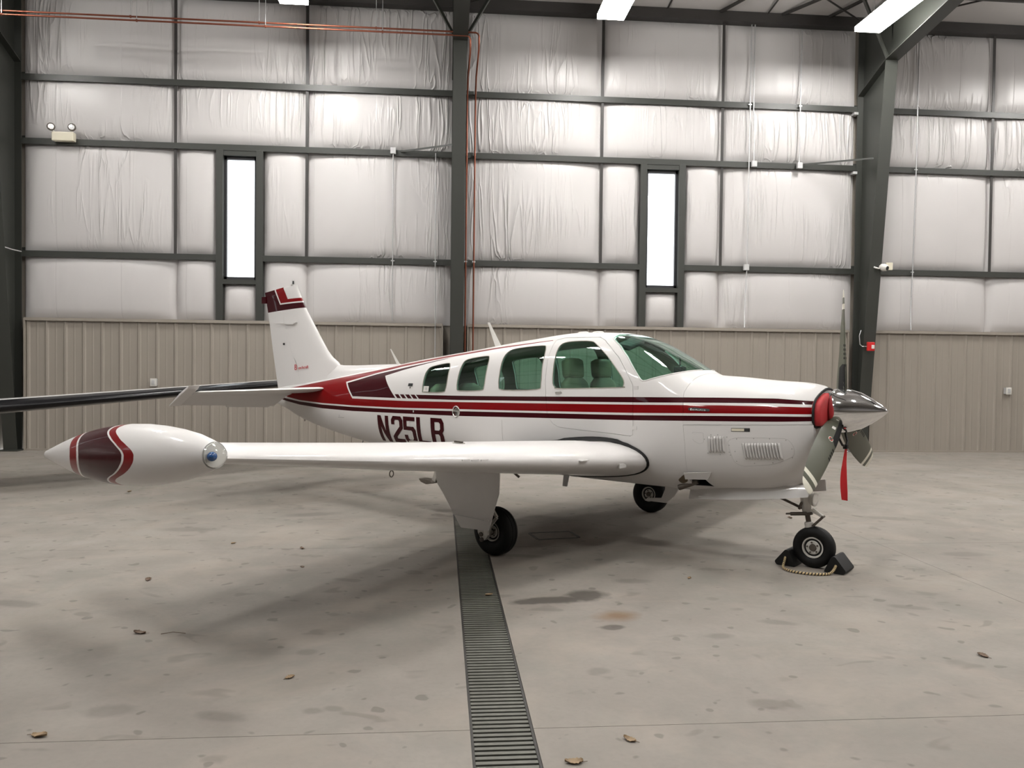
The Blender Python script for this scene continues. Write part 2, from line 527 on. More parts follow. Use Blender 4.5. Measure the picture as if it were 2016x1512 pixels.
# small flush floor box
fb = empty('floor_access_box', (1.16, 8.18, 0), .18)
tag(fb, 'dark rectangular frame of a flush access box in concrete floor', 'floor box')
for s in (-1, 1):
    B().box((-.22, s * .16 - .014, -.02), (.22, s * .16 + .014, .003)).obj('frame_bar', GLARE, fb)
    B().box((s * .22 - .014, -.14, -.02), (s * .22 + .014, .14, .003)).obj('frame_bar', GLARE, fb)
B().box((-.2, -.14, -.02), (.2, .14, .0015)).obj('lid', FLOOR, fb)

# ------------------------------------------------------------------ hangar: back wall
Z_W, Z_C, Z_B, Z_A, Z_E = 2.544, 3.84, 5.99, 7.21, 8.82
FR = [-16.6, -8.17, .295, 8.73, 17.2]      # frame lines
wall = empty('wall_back', (0, WALL_Y, 0)); tag(wall, kind='structure')
WIN = [(-4.42, -3.52), (4.02, 4.96)]
# outer sheet with window holes
bb = B()
xe = [XL] + [q for p in WIN for q in p] + [XR]
for i in range(len(xe) - 1):
    if i % 2 == 0: bb.box((xe[i], .20, 0), (xe[i + 1], .24, 9.3))
    else:
        bb.box((xe[i], .20, 0), (xe[i + 1], .24, 3.40)); bb.box((xe[i], .20, 5.76), (xe[i + 1], .24, 9.3))
bb.obj('outer_sheet', WTRIM, wall)


def insul(x0, x1, z0, z1, seed):
    rnd = random.Random(seed)
    nx, nz = max(8, int((x1 - x0) / .07)), max(8, int((z1 - z0) / .11))
    ridges = [(rnd.uniform(0, 1), rnd.uniform(-.10, .10), rnd.uniform(.010, .022), rnd.uniform(.004, .011), rnd.uniform(0, 1), rnd.uniform(.25, .6)) for _ in range(int(5 * (x1 - x0)))]
    V = []
    for j in range(nz + 1):
        v = j / nz
        for i in range(nx + 1):
            u = i / nx
            p = (max(0, 16 * u * (1 - u) * v * (1 - v))) ** .33
            y = .15 - .15 * p
            for (c, sl, wd, am, vc, vh) in ridges:
                d = (u - c - sl * (v - .5)) * (x1 - x0) / (wd * 2.2)
                if abs(d) < 3: y -= am * p * math.exp(-d * d) * math.exp(-((v - vc) / vh) ** 2)
            V.append((x0 + (x1 - x0) * u, y, z0 + (z1 - z0) * v))
    F = [(j * (nx + 1) + i, j * (nx + 1) + i + 1, (j + 1) * (nx + 1) + i + 1, (j + 1) * (nx + 1) + i) for j in range(nz) for i in range(nx)]
    return B().add(V, F).obj('insulation_panel', INSUL, wall, 80)


seams = {0: [-13.9, -11.0], 1: [-5.196, -2.683], 2: [3.217, 5.729], 3: [11.62, 14.4]}
sd = 0
for k in range(4):
    a, c = FR[k] + .12, FR[k + 1] - .12
    cuts = [a] + seams[k] + [c]
    win = [q for q in WIN if a < q[0] < c]
    for (z0, z1) in ((Z_W, Z_C), (Z_C, Z_B), (Z_B, Z_A), (Z_A, Z_E)):
        cc = list(cuts)
        if win and z1 <= Z_B + .01: cc = sorted(cc + list(win[0]))
        for i in range(len(cc) - 1):
            if win and z1 <= Z_B + .01 and abs(cc[i] - win[0][0]) < .01:
                if z0 < Z_C - .1: insul(cc[i] + .12, cc[i + 1] - .12, Z_W, 3.30, sd); sd += 1
                continue
            insul(cc[i], cc[i + 1], z0 - .02, z1 + .02, sd); sd += 1
    for s in seams[k]:
        B().box((s - .028, .020, Z_C), (s + .028, .032, Z_E)).obj('seam_strap', STEEL_D, wall)


def girt(x0, x1, z):
    """Z section, web level, inner flange to the room"""
    b = B()
    b.box((x0, -.005, z - .006), (x1, .17, z)); b.box((x0, -.011, z - .115), (x1, -.005, z)); b.box((x0, -.005, z - .115), (x1, .02, z - .109))
    b.box((x0, .16, z - .006), (x1, .166, z + .08))
    return b.obj('girt', STEEL, wall)


for k in range(4):
    a, c = FR[k] + .02, FR[k + 1] - .02
    for z in (Z_A, Z_B, Z_C):
        win = [q for q in WIN if a < q[0] < c]
        if z == Z_C and win: girt(a, win[0][0], z); girt(win[0][1], c, z)
        else: girt(a, c, z)
# flange braces from girt B to the columns
for (p, q) in (((-.85, -.02, Z_B - .03), (.17, -.62, Z_B - .02)), ((7.35, -.02, Z_B - .03), (8.60, -.70, Z_B - .02))):
    B().bar(p, q, .006, .035).obj('flange_brace', STEEL, wall)
for z in (Z_A - .12, Z_B - .13):
    B().box((8.52, -.04, z - .05), (8.61, .10, z)).obj('girt_clip', GBOX, wall)

# eave beam
B().box((XL, -.10, Z_E), (XR, .12, Z_E + .20)).obj('eave_beam', STEEL_D, wall)

# wainscot of ribbed sheets
RIB = .342


def wains_sheet(x0, nrib, last=None):
    prof = []
    for i in range(nrib):
        c = x0 + i * RIB
        prof += [(c, 0), (c + .022, -.022), (c + .055, -.022), (c + .077, 0), (c + .180, 0), (c + .190, -.003), (c + .210, -.003), (c + .220, 0)]
    prof.append((x0 + nrib * RIB, 0))
    if last: prof = [p for p in prof if p[0] < last] + [(last, 0)]
    V = []
    for (x, y) in prof: V += [(x, -.07 + y, 0.0), (x, -.07 + y, Z_W - .012)]
    F = [(2 * i, 2 * i + 2, 2 * i + 3, 2 * i + 1) for i in range(len(prof) - 1)]
    return B().add(V, F).obj('wainscot_sheet', WAINS, wall)


for k in range(4):
    a, c = FR[k] + .24, FR[k + 1] - .30
    x = a
    while x < c - .05:
        n = 3
        wains_sheet(x, n, min(c, x + 3 * RIB)); x += 3 * RIB
    B().box((a - .02, -.125, Z_W - .012), (c + .02, .14, Z_W + .008)).box((a - .02, -.128, Z_W - .05), (c + .02, -.124, Z_W + .008)).obj('wainscot_cap', WTRIM, wall)
    for s in (a - .03, c):
        B().box((s, -.125, 0), (s + .03, .1, Z_W)).obj('wainscot_end_trim', WTRIM, wall)
    B().box((a, -.10, 0), (c, -.06, .035)).obj('base_angle', WTRIM, wall)

# windows
for i, (a, c) in enumerate(WIN):
    wn = empty('window_%d' % (i + 1), (0, WALL_Y, 0)); tag(wn, kind='structure')
    for x in (a, c - .135):
        B().box((x, -.015, Z_W), (x + .135, .2, Z_B - .10)).obj('jamb_channel', STEEL, wn, bevel=.004)
    B().box((a + .13, 0, 5.78), (c - .13, .2, Z_B - .11)).obj('header', STEEL, wn)
    B().box((a + .13, -.015, 3.27), (c - .13, .2, 3.36)).obj('sill', STEEL, wn)
    x0, x1, z0, z1 = a + .135, c - .135, 3.36, 5.78
    fbm = B()
    for q in (((x0, .09, z0), (x0 + .05, .16, z1)), ((x1 - .05, .09, z0), (x1, .16, z1)), ((x0, .09, z0), (x1, .16, z0 + .06)), ((x0, .09, z1 - .06), (x1, .16, z1))): fbm.box(*q)
    fbm.obj('window_frame', WFRAME, wn)
    B().box((x0 + .04, .12, z0 + .05), (x1 - .04, .128, z1 - .05)).obj('pane', CLEAR, wn)

# ------------------------------------------------------------------ hangar: other walls, roof
def plain_wall(name, p0, p1, inward, wins=(), skin=None):
    wl = empty(name); tag(wl, kind='structure')
    p0, p1 = Vector(p0), Vector(p1); L = (p1 - p0).length; d = (p1 - p0).normalized(); nrm = Vector(inward)
    def slab(s0, s1, z0, z1, t0, t1, nm, mt):
        b = B(); q = []
        for s, t in ((s0, t0), (s1, t0), (s1, t1), (s0, t1)):
            q.append(p0 + d * s + nrm * t)
        b.add([(v.x, v.y, z0) for v in q] + [(v.x, v.y, z1) for v in q], [(0, 3, 2, 1), (4, 5, 6, 7), (0, 1, 5, 4), (1, 2, 6, 5), (2, 3, 7, 6), (3, 0, 4, 7)])
        return b.obj(nm, mt, wl)
    slab(0, L, 0, Z_W, -.1, .06, 'wainscot', WAINS)
    cuts = [0] + [q for wv in wins for q in wv] + [L]
    for i in range(len(cuts) - 1):
        if i % 2 == 0: slab(cuts[i], cuts[i + 1], Z_W, 10.8, -.1, 0, 'insulation', skin or INSUL)
        else:
            slab(cuts[i], cuts[i + 1], Z_W, 3.4, -.1, 0, 'insulation', skin or INSUL); slab(cuts[i], cuts[i + 1], 5.75, 10.8, -.1, 0, 'insulation', skin or INSUL)
            slab(cuts[i], cuts[i + 1], 3.4, 5.75, -.06, -.05, 'window_left_offscreen', CLEAR)
    for z in (Z_C, Z_B, Z_A):
        for i in range(0, len(cuts) - 1, 2): slab(cuts[i], cuts[i + 1], z - .11, z, 0, .15, 'girt', STEEL)
    return wl


plain_wall('wall_left', (XL, YF, 0), (XL, WALL_Y, 0), (1, 0, 0), [(12.0, 12.9), (20.4, 21.3)])
plain_wall('wall_right', (XR, YF, 0), (XR, WALL_Y, 0), (-1, 0, 0))
plain_wall('wall_front', (XL, YF, 0), (XR, YF, 0), (0, 1, 0))

ROOF_S, RIDGE_Y = .10, 1.7
def roof_z(y): return 9.02 + ROOF_S * (WALL_Y - max(y, 2 * RIDGE_Y - y))
ceil = empty('ceiling'); tag(ceil, kind='structure')
for (ya, yb) in ((WALL_Y + .2, RIDGE_Y), (RIDGE_Y, YF - .1)):
    za, zb = 9.02 + ROOF_S * (WALL_Y - ya if ya > RIDGE_Y else ya - (2 * RIDGE_Y - WALL_Y)), 9.02 + ROOF_S * (WALL_Y - yb if yb > RIDGE_Y else yb - (2 * RIDGE_Y - WALL_Y))
    if ya == RIDGE_Y: za = roof_z(RIDGE_Y)
    if yb == RIDGE_Y: zb = roof_z(RIDGE_Y)
    B().add([(XL, ya, za), (XR, ya, za), (XR, yb, zb), (XL, yb, zb), (XL, ya, za + .1), (XR, ya, za + .1), (XR, yb, zb + .1), (XL, yb, zb + .1)],
            [(0, 3, 2, 1), (4, 5, 6, 7), (0, 1, 5, 4), (1, 2, 6, 5), (2, 3, 7, 6), (3, 0, 4, 7)]).obj('roof_insulation', ROOFI, ceil)
yy = WALL_Y - 1.3
while yy > YF:
    z = roof_z(yy)
    B().box((XL, yy - .035, z - .22), (XR, yy + .035, z)).obj('purlin', STEEL_D, ceil)
    yy -= 1.5
for s in (-12.4, -3.9, 4.5, 6.6, 13.0):     # roof straps across the purlins
    B().add([(s - .02, WALL_Y, roof_z(WALL_Y) - .03), (s + .02, WALL_Y, roof_z(WALL_Y) - .03), (s + .02, RIDGE_Y, roof_z(RIDGE_Y) - .03), (s - .02, RIDGE_Y, roof_z(RIDGE_Y) - .03)], [(0, 1, 2, 3)]).obj('roof_strap', STEEL_D, ceil)
for (p, q) in (((.4, 16.2, 8.85), (8.6, 10.6, 9.35)), ((8.6, 16.2, 8.85), (.4, 10.6, 9.35)), ((8.9, 16.2, 8.85), (17.0, 10.6, 9.35)), ((-8.0, 16.2, 8.85), (.2, 10.6, 9.35))):
    B().tube([p, q], .018, 6).obj('brace_rod', STEEL_D, ceil)
for q in ((5.6, 14.6), (6.9, 14.9), (7.9, 14.4)):
    B().bar((q[0], WALL_Y - .05, 9.0), (q[0] + .75, q[1], roof_z(q[1]) - .2), .05, .05).obj('purlin_brace', STEEL_D, ceil)

# frames: tapered columns with rafters
OFF0, OFF1, ZK = .18, 1.06, 7.80
clabels = {-16.6: None, -8.17: 'dark steel column beside the wall emergency light', .295: 'dark steel column beside the vertical copper pipes', 8.73: 'dark steel column carrying the security camera and red alarm', 17.2: None}
for fx in FR:
    if clabels[fx] is None: continue
    cl = empty('steel_column', (fx, WALL_Y, 0))
    tag(cl, clabels[fx], 'column', 'steel frame columns along the back wall')
    B().box((-.13, -.02, 0), (.13, -.004, 9.0)).obj('outer_flange', STEEL, cl)
    B().add([(-.006, -.02, 0), (.006, -.02, 0), (.006, -OFF0, 0), (-.006, -OFF0, 0), (-.006, -.02, 8.95), (.006, -.02, 8.95), (.006, -OFF1 - .1, 8.95), (-.006, -OFF1 - .1, 8.95)],
            [(0, 3, 2, 1), (4, 5, 6, 7), (0, 1, 5, 4), (1, 2, 6, 5), (2, 3, 7, 6), (3, 0, 4, 7)]).obj('web', STEEL, cl)
    B().bar((0, -OFF0, 0), (0, -OFF1, ZK), .25, .016, (0, 1, 0)).obj('inner_flange', STEEL, cl)
    B().bar((0, -.02, ZK - .38), (0, -OFF1, ZK), .27, .014).obj('knee_stiffener', STEEL, cl)
    B().box((-.18, -OFF0 - .12, 0), (.18, .05, .02)).obj('base_plate', STEEL, cl)
    rf = empty('roof_rafter', (fx, WALL_Y - OFF1, ZK))
    tag(rf, {-8.17: 'steel roof rafter above the far airplane wing', .295: 'steel roof rafter above the copper pipe bend', 8.73: 'pale lit steel roof rafter rising from the camera column'}[fx], 'rafter', 'roof rafters')
    yr = RIDGE_Y - (WALL_Y - OFF1)
    dz = (roof_z(RIDGE_Y) - .75) - ZK
    dz = min(dz, .156 * abs(yr))
    B().bar((0, 0, 0), (0, yr, dz), .28, .016, (0, 0, 1)).obj('bottom_flange', STEEL, rf)
    z1 = roof_z(WALL_Y - OFF1) - .24 - ZK; z2 = roof_z(RIDGE_Y) - .24 - ZK
    B().add([(-.006, 0, 0), (.006, 0, 0), (.006, yr, dz), (-.006, yr, dz), (-.006, .9, z1 - .08), (.006, .9, z1 - .08), (.006, yr, z2), (-.006, yr, z2), (-.006, 0, z1), (.006, 0, z1)],
            [(0, 8, 7, 3), (1, 2, 6, 9), (8, 9, 6, 7), (0, 3, 2, 1), (0, 1, 9, 8)]).obj('web', STEEL, rf)
    B().bar((0, 1.0, z1 - .08), (0, yr, z2), .28, .016).obj('top_flange', STEEL, rf)
    for s in (-1, 1):
        B().bar((s * .1, -.02, .03), (s * .75, -.25, z1), .05, .05).obj('knee_brace', STEEL, rf)

# ------------------------------------------------------------------ ceiling lamps
near = {(-2.65, 14.05): 'lit ceiling lamp between the tail fin window and the copper pipe bend', (3.02, 14.05): 'lit ceiling lamp above the cabin, between copper pipe bend and pale rafter', (7.92, 14.05): 'lit ceiling lamp beside the pale lit rafter'}
LX, LY = [-8.3, -2.65, 3.02, 7.92, 13.6], [14.05, 8.2, 2.35]
LZ = 8.08
hous = B().box((-.24, -.74, .075), (.24, .74, .10)).box((-.25, -.76, -.012), (.25, -.741, .08)).box((-.25, .741, -.012), (.25, .76, .08)).box((-.10, -.5, .10), (.10, .5, .14)).mesh('housing', PLASTW, None, bevel=.008)
lens = B().box((-.245, -.74, -.010), (.245, .74, .075)).mesh('diffuser', LENS, None)
for y in LY:
    for x in LX:
        off = '' if (x, y) in near else '_offscreen'
        L = empty('ceiling_lamp' + off, (x, y, LZ))
        tag(L, near.get((x, y), 'lit linear ceiling lamp hung above the hangar floor, out of view'), 'lamp', 'hangar ceiling lamps')
        for me, nm in ((hous, 'housing'), (lens, 'diffuser')):
            o = bpy.data.objects.new(nm + (off if nm == 'diffuser' else ''), me); COL.objects.link(o); o.parent = L
        for s in (-.5, .5):
            B().tube([(0, s, .10), (0, s, roof_z(y + s) - LZ - .01)], .006, 5).obj('hanger_rod', GALV, L)

# ------------------------------------------------------------------ services on the wall
def Wp(x, off, z): return (x, WALL_Y - off, z)


def conduit(pts, label, r=.011, box=None, straps=()):
    o = B().tube([Wp(*p) for p in pts], r, 7).obj('conduit', GALV, None, 60)
    tag(o, label, 'conduit', 'galvanised conduits on the back wall')
    if box:
        x, of, z = box
        B().box((x - .055, WALL_Y - of - .05, z - .06), (x + .055, WALL_Y - of + .02, z + .06)).obj('junction_box', GBOX, o, bevel=.006)
    for (x, of, z) in straps:
        B().box((x - .035, WALL_Y - of - .014, z - .012), (x + .035, WALL_Y - of - .009, z + .012)).obj('strap', GALV, o)
    return o


conduit([(-.99, .05, Z_B - .06), (-.985, .05, 2.60)], 'thin conduit dropping from a grey box between tail fin window and copper pipes', .011, (-.99, .04, Z_B - .03), [(-.985, .04, Z_C - .05)])
conduit([(-.15, .06, Z_B - .05), (-.14, .06, 3.5), (-.13, .16, 2.6), (-.13, .16, .9)], 'thin conduit without a box, close to the copper pipe column, running down the wainscot', .010, None, [(-.145, .05, Z_C - .05)])
conduit([(6.29, .04, 8.79), (6.285, .04, Z_A + .1), (6.27, .05, Z_C), (6.24, .05, 3.0), (6.20, .15, 2.565)], 'long conduit passing a lower grey box and bending at the wainscot', .012, (6.25, .04, Z_C - .03), [(6.285, .03, Z_A - .05)])
conduit([(6.36, .04, 8.79), (6.36, .04, Z_A - .2), (6.38, .05, Z_A - .4), (6.38, .05, Z_B - .02)], 'short conduit ending at a grey box beside the long conduit', .012, (6.38, .04, Z_B - .05))
conduit([(7.345, .07, 8.70), (7.34, .07, Z_A), (7.34, .07, Z_B)], 'conduit ending alone at a grey box near the camera column', .012, (7.34, .07, Z_B - .06), [(7.34, .06, Z_A - .05)])
conduit([(9.90, .05, 8.79), (9.89, .05, Z_B), (9.86, .05, Z_C), (9.83, .06, 3.0), (9.79, .15, 2.565)], 'conduit without a box beyond the camera column, bending at the wainscot', .012, None, [(9.89, .03, Z_B - .05), (9.86, .03, Z_C - .05)])

for i, (zz, xx, off) in enumerate(((7.90, .640, 1.18), (7.82, .480, 1.22))):
    zz += .0
    pts = [Wp(-9.5, off, zz), Wp(xx - .06, off, zz), Wp(xx - .02, off, zz - .02), Wp(xx, off, zz - .06), Wp(xx, off - .05, zz - .3), Wp(xx - .02, .55, 7.3), Wp(xx - .02, .30, 7.0), Wp(xx - .02, .26, 6.5), Wp(xx - .02, .24, Z_W), Wp(xx - .02, .24, .3)]
    o = B().tube(pts, .017, 8).obj('copper_pipe', COPPER, None, 60)
    tag(o, ['copper pipe whose drop stands clear of the steel column', 'copper pipe whose drop hugs the steel column'][i], 'pipe', 'copper pipes')
    for hx in (-7.9, -5.6, -3.35, -1.25):
        hx += i * .12
        B().tube([Wp(hx, off, zz), Wp(hx, off, roof_z(WALL_Y - off) - .01)], .006, 5).obj('hanger_rod', GALV, o)
        B().lathe([(-.012, .026), (.012, .026)], Wp(hx, off, zz), (1, 0, 0), 10).obj('pipe_clamp', COPPER, o)
    for z in (Z_A - .06, Z_B - .06, Z_C - .06):
        B().box(tuple(a + b_ for a, b_ in zip(Wp(xx - .02, .24, z), (-.03, -.02, -.015))), tuple(a + b_ for a, b_ in zip(Wp(xx - .02, .24, z), (.03, .2, .015)))).obj('pipe_clamp', GALV, o)

# emergency light
em = empty('emergency_light', Wp(-7.23, .08, Z_B)); tag(em, 'cream emergency light with two round lamp heads on girt', 'emergency light')
B().box((-.20, -.07, -.07), (.20, .06, .10)).obj('battery_case', CREAM, em, bevel=.015)
for s, x in ((-1, -.22), (1, .15)):
    B().tube([(x * .8, 0, .09), (x, -.01, .16)], .018, 8).obj('swivel', PLASTW, em, 50)
    hd_ = B().lathe([(-.03, .03), (-.02, .06), (.03, .075), (.05, .068), (.052, .0)], (x + s * .01, -.02, .195), (-.5 * s * .2 + .25, -.8, -.05), 18).obj('lamp_head', DIRTY, em, 40)
    B().lathe([(.045, .058), (.056, .05), (.058, 0)], (x + s * .01, -.02, .195), (-.5 * s * .2 + .25, -.8, -.05), 18).obj('lamp_lens', SILV, em, 40)

# security camera with its plate
cm_ = empty('security_camera', Wp(8.86, .62, 3.80)); tag(cm_, 'white round security camera on a bracket on the dark column', 'security camera')
B().box((-.05, .0, -.04), (.02, .06, .05)).obj('mount', PLASTW, cm_, bevel=.01)
B().tube([(-.14, .03, .02), (-.16, .0, 0), (-.10, -.06, -.03), (-.02, -.07, -.02)], .016, 8).obj('arm', PLASTW, cm_, 50)
B().lathe([(-.10, 0), (-.095, .03), (-.06, .062), (0, .075), (.06, .062), (.085, .045), (.09, 0)], (0, -.08, -.01), (.35, -.8, -.25), 22).obj('ball_housing', PLASTW, cm_, 50)
B().lathe([(.07, .05), (.088, .042), (.092, 0)], (0, -.08, -.01), (.35, -.8, -.25), 18).obj('lens', GLARE, cm_, 50)
ep = B().box((8.965, WALL_Y - .60, 3.755), (9.105, WALL_Y - .565, 3.905)).obj('cover_plate', CREAM, None, bevel=.006)
tag(ep, 'cream square box behind the security camera', 'junction box')
# fire alarm
fa = empty('fire_alarm_strobe', Wp(8.70, .53, 2.20)); tag(fa, 'small red fire alarm strobe on the dark column', 'fire alarm')
B().box((-.075, -.05, -.09), (.075, .01, .09)).obj('housing', REDP, fa, bevel=.012)
B().box((0, -.062, -.045), (.06, -.048, .03)).obj('strobe_lens', PLASTW, fa, bevel=.006)
B().tube([(-.07, -.01, 0), (-.17, .0, .0), (-.22, .0, .04), (-.23, .01, .22), (-.19, .02, .33)], .008, 6).obj('alarm_cable', GALV, fa, 50)
B().bar((.0, .01, .07), (.0, -.0, .0), .1, .02).obj('back_plate', REDP, fa)
# outlets
for x, z, lb in ((-5.54, 1.33, 'small grey weatherproof outlet box on ribbed wainscot above the tip tank'), (11.98, 1.31, 'small grey outlet box on ribbed wainscot beyond the propeller spinner')):
    ob = empty('outlet_box', Wp(x, .13, z)); tag(ob, lb, 'outlet', 'wall outlets')
    B().box((-.05, -.04, -.065), (.05, .05, .065)).obj('back_box', GBOX, ob, bevel=.006)
    B().box((-.06, -.055, -.075), (.06, -.035, .075)).obj('cover', PLASTW, ob, bevel=.008)
    B().box((-.03, -.066, -.045), (.03, -.052, .045)).obj('flap', GBOX, ob, bevel=.006)
jb = empty('wall_junction_box', Wp(-8.29, .55, 3.88)); tag(jb, 'cream box with a short cable on the edge column', 'junction box')
B().box((-.06, -.04, -.07), (.06, .02, .07)).obj('case', CREAM, jb, bevel=.008)
B().tube([(.05, 0, .0), (.15, .05, -.04), (.22, .2, -.07), (.30, .42, -.08)], .012, 6).obj('cable', GALV, jb, 50)


# ------------------------------------------------------------------ airplane
# local frame: x forward, y to its left, z up; origin on the ground midway between the main wheels
plane = empty('light_airplane', (1.504, 8.418, 0), -.7553)
tag(plane, 'white single-propeller airplane with red and maroon stripes and wing tip tanks', 'airplane')
ST = [(-5.42, 1.335, 1.165, .015, 1.25, 2.0, 2.0), (-5.20, 1.385, 1.115, .075, 1.25, 2.0, 2.0), (-4.60, 1.465, .93, .185, 1.22, 2.0, 2.0),
      (-3.80, 1.575, .785, .30, 1.18, 2.1, 2.2), (-3.00, 1.685, .69, .405, 1.15, 2.2, 2.4), (-2.20, 1.800, .63, .495, 1.15, 2.6, 2.6),
      (-1.40, 1.900, .60, .55, 1.17, 3.0, 2.8), (-.60, 2.005, .585, .575, 1.20, 3.3, 2.9), (.10, 2.075, .58, .58, 1.22, 3.3, 3.0),
      (.55, 2.060, .58, .58, 1.22, 3.2, 3.0), (.80, 1.995, .58, .578, 1.22, 3.0, 3.0), (1.10, 1.850, .58, .57, 1.22, 2.8, 3.0),
      (1.35, 1.715, .58, .56, 1.22, 2.4, 3.0), (1.46, 1.66, .60, .553, 1.22, 2.5, 3.0), (1.70, 1.645, .63, .535, 1.21, 2.6, 3.0),
      (2.05, 1.617, .66, .50, 1.20, 2.6, 2.9), (2.30, 1.605, .735, .462, 1.20, 2.5, 2.7), (2.42, 1.585, .86, .425, 1.21, 2.4, 2.5), (2.485, 1.550, 1.04, .375, 1.25, 2.3, 2.4)]


def _slopes(k):
    n = len(ST); h = [ST[i + 1][0] - ST[i][0] for i in range(n - 1)]; d = [(ST[i + 1][k] - ST[i][k]) / h[i] for i in range(n - 1)]
    m = [d[0]] + [0] * (n - 2) + [d[-1]]
    for i in range(1, n - 1):
        if d[i - 1] * d[i] > 0:
            w1, w2 = 2 * h[i] + h[i - 1], h[i] + 2 * h[i - 1]; m[i] = (w1 + w2) / (w1 / d[i - 1] + w2 / d[i])
    return m


SL = [None] + [_slopes(k) for k in range(1, 7)]


def sec(x):
    i = 0
    while i < len(ST) - 2 and x > ST[i + 1][0]: i += 1
    h = ST[i + 1][0] - ST[i][0]; t = min(max((x - ST[i][0]) / h, 0), 1); out = []
    for k in range(1, 7):
        out.append((2 * t ** 3 - 3 * t * t + 1) * ST[i][k] + (t ** 3 - 2 * t * t + t) * h * SL[k][i] + (-2 * t ** 3 + 3 * t * t) * ST[i + 1][k] + (t ** 3 - t * t) * h * SL[k][i + 1])
    return out


def yskin(x, z, d=0.0):
    zt, zb, w_, zm, nt_, nb_ = sec(x)
    zt -= d; zb += d; w_ -= d
    t, n_ = ((z - zm) / (zt - zm), nt_) if z >= zm else ((zm - z) / (zm - zb), nb_)
    return w_ * max(1e-6, 1 - min(max(t, 0), 1) ** n_) ** (1 / n_)


NR = 120


def hull(x0, x1, d, n=130):
    rings = []
    for i in range(n + 1):
        x = x0 + (x1 - x0) * i / n
        zt, zb, w_, zm, nt_, nb_ = sec(x)
        zt -= d; zb += d; w_ = max(.004, w_ - d); R = []
        for k in range(NR):
            a = 2 * PI * (k + .5) / NR; ca, sa = math.cos(a), math.sin(a)
            nn = nt_ if sa >= 0 else nb_
            y = w_ * math.copysign(abs(ca) ** (2 / nn), ca)
            z = zm + (zt - zm if sa >= 0 else zm - zb) * math.copysign(abs(sa) ** (2 / nn), sa)
            R.append((x, y, z))
        rings.append(R)
    return rings


def hull_obj(name, x0, x1, d, mats, inner=None, n=130):
    b = B().loft(hull(x0, x1, d, n))
    o = b.obj(name, mats, None, None, weld=False)
    if inner:
        b2 = B(); b2.cur = 1; b2.loft(hull(inner[0], inner[1], inner[2], n)); me = b2.mesh('in', mats, None, weld=False)
        bm = bmesh.new(); bm.from_mesh(me); bmesh.ops.reverse_faces(bm, faces=bm.faces); bm.to_mesh(me); bm.free()
        bm = bmesh.new(); bm.from_mesh(o.data); bm.from_mesh(me); bm.to_mesh(o.data); bm.free()
    return o


def cutter(poly, ya, yb, mats=None):
    return B().prism(poly, lambda u, v, s: (u, (ya, yb)[s], v)).obj('cutter', mats or [FUS, TRIMI], None, None, weld=False)


def shrink(poly, d):
    n = len(poly); out = []
    A_ = sum(poly[i][0] * poly[(i + 1) % n][1] - poly[(i + 1) % n][0] * poly[i][1] for i in range(n))
    for i in range(n):
        a, b_, c = Vector(poly[i - 1]), Vector(poly[i]), Vector(poly[(i + 1) % n])
        t = (c - a).normalized(); nn = Vector((-t.y, t.x)) * (1 if A_ > 0 else -1)
        out.append(tuple(b_ + nn * d))
    return out


W1 = smooth_poly([(-1.885, 1.435), (-1.897, 1.59), (-1.885, 1.66), (-1.83, 1.704), (-1.58, 1.745), (-1.520, 1.728), (-1.499, 1.673), (-1.487, 1.538), (-1.500, 1.454), (-1.545, 1.421), (-1.85, 1.412)], 3)
W2 = smooth_poly([(-1.322, 1.475), (-1.325, 1.592), (-1.315, 1.725), (-1.265, 1.788), (-.985, 1.826), (-.925, 1.806), (-.908, 1.736), (-.908, 1.623), (-.918, 1.494), (-.965, 1.457), (-1.275, 1.443)], 3)
W3 = smooth_poly([(-.710, 1.515), (-.715, 1.634), (-.712, 1.80), (-.672, 1.875), (-.58, 1.908), (-.245, 1.934), (-.180, 1.911), (-.162, 1.833), (-.160, 1.71), (-.157, 1.543), (-.211, 1.488), (-.65, 1.470)], 3)
W4 = smooth_poly([(-.012, 1.556), (-.020, 1.7), (-.022, 1.836), (-.010, 1.925), (.040, 1.962), (.162, 1.975), (.33, 1.973), (.41, 1.943), (.576, 1.828), (.721, 1.682), (.788, 1.598), (.788, 1.547), (.748, 1.531), (.082, 1.504), (.018, 1.518)], 3)
WS = [(.47, 2.25), (.495, 2.10), (.538, 2.006), (.666, 1.924), (.777, 1.82), (.883, 1.693), (.952, 1.612), (.978, 1.596), (1.01, 1.600), (1.063, 1.618), (1.204, 1.660), (1.312, 1.691), (1.385, 1.705), (1.50, 1.80), (1.50, 2.25)]
DOOR = [(-.10, 1.99), (-.108, 1.80), (-.107, 1.59), (-.092, 1.427), (-.075, 1.26), (-.042, 1.198), (.0, 1.152), (.069, 1.122), (.30, 1.108), (.573, 1.098), (.88, 1.083), (.908, 1.10), (.905, 1.30), (.90, 1.466), (.887, 1.56), (.80, 1.69), (.70, 1.815), (.58, 1.915), (.48, 1.985), (.40, 2.015), (.0, 2.015)]
COWL = [(1.402, 1.212), (1.395, 1.35), (1.372, 1.50), (1.40, 1.62), (1.44, 1.70), (1.47, 1.9), (2.7, 1.9), (2.7, 1.268), (2.40, 1.260)]

LOUV = [(1.642, 1.792, .984, 1.126, 6, -.010), (1.955, 2.272, .946, 1.086, 13, -.024)]


def louver_slot(x0, x1, zb, zt, n, lean, i):
    p = (x1 - x0) / n; xc = x0 + (i + .5) * p; out = []
    for u, v in ((-.63, .06), (-.41, .06), (-.41, .94), (-.63, .94)):
        out.append((xc + u * p + lean * v, zb + (zt - zb) * v + (xc - x0) * .06))
    return out


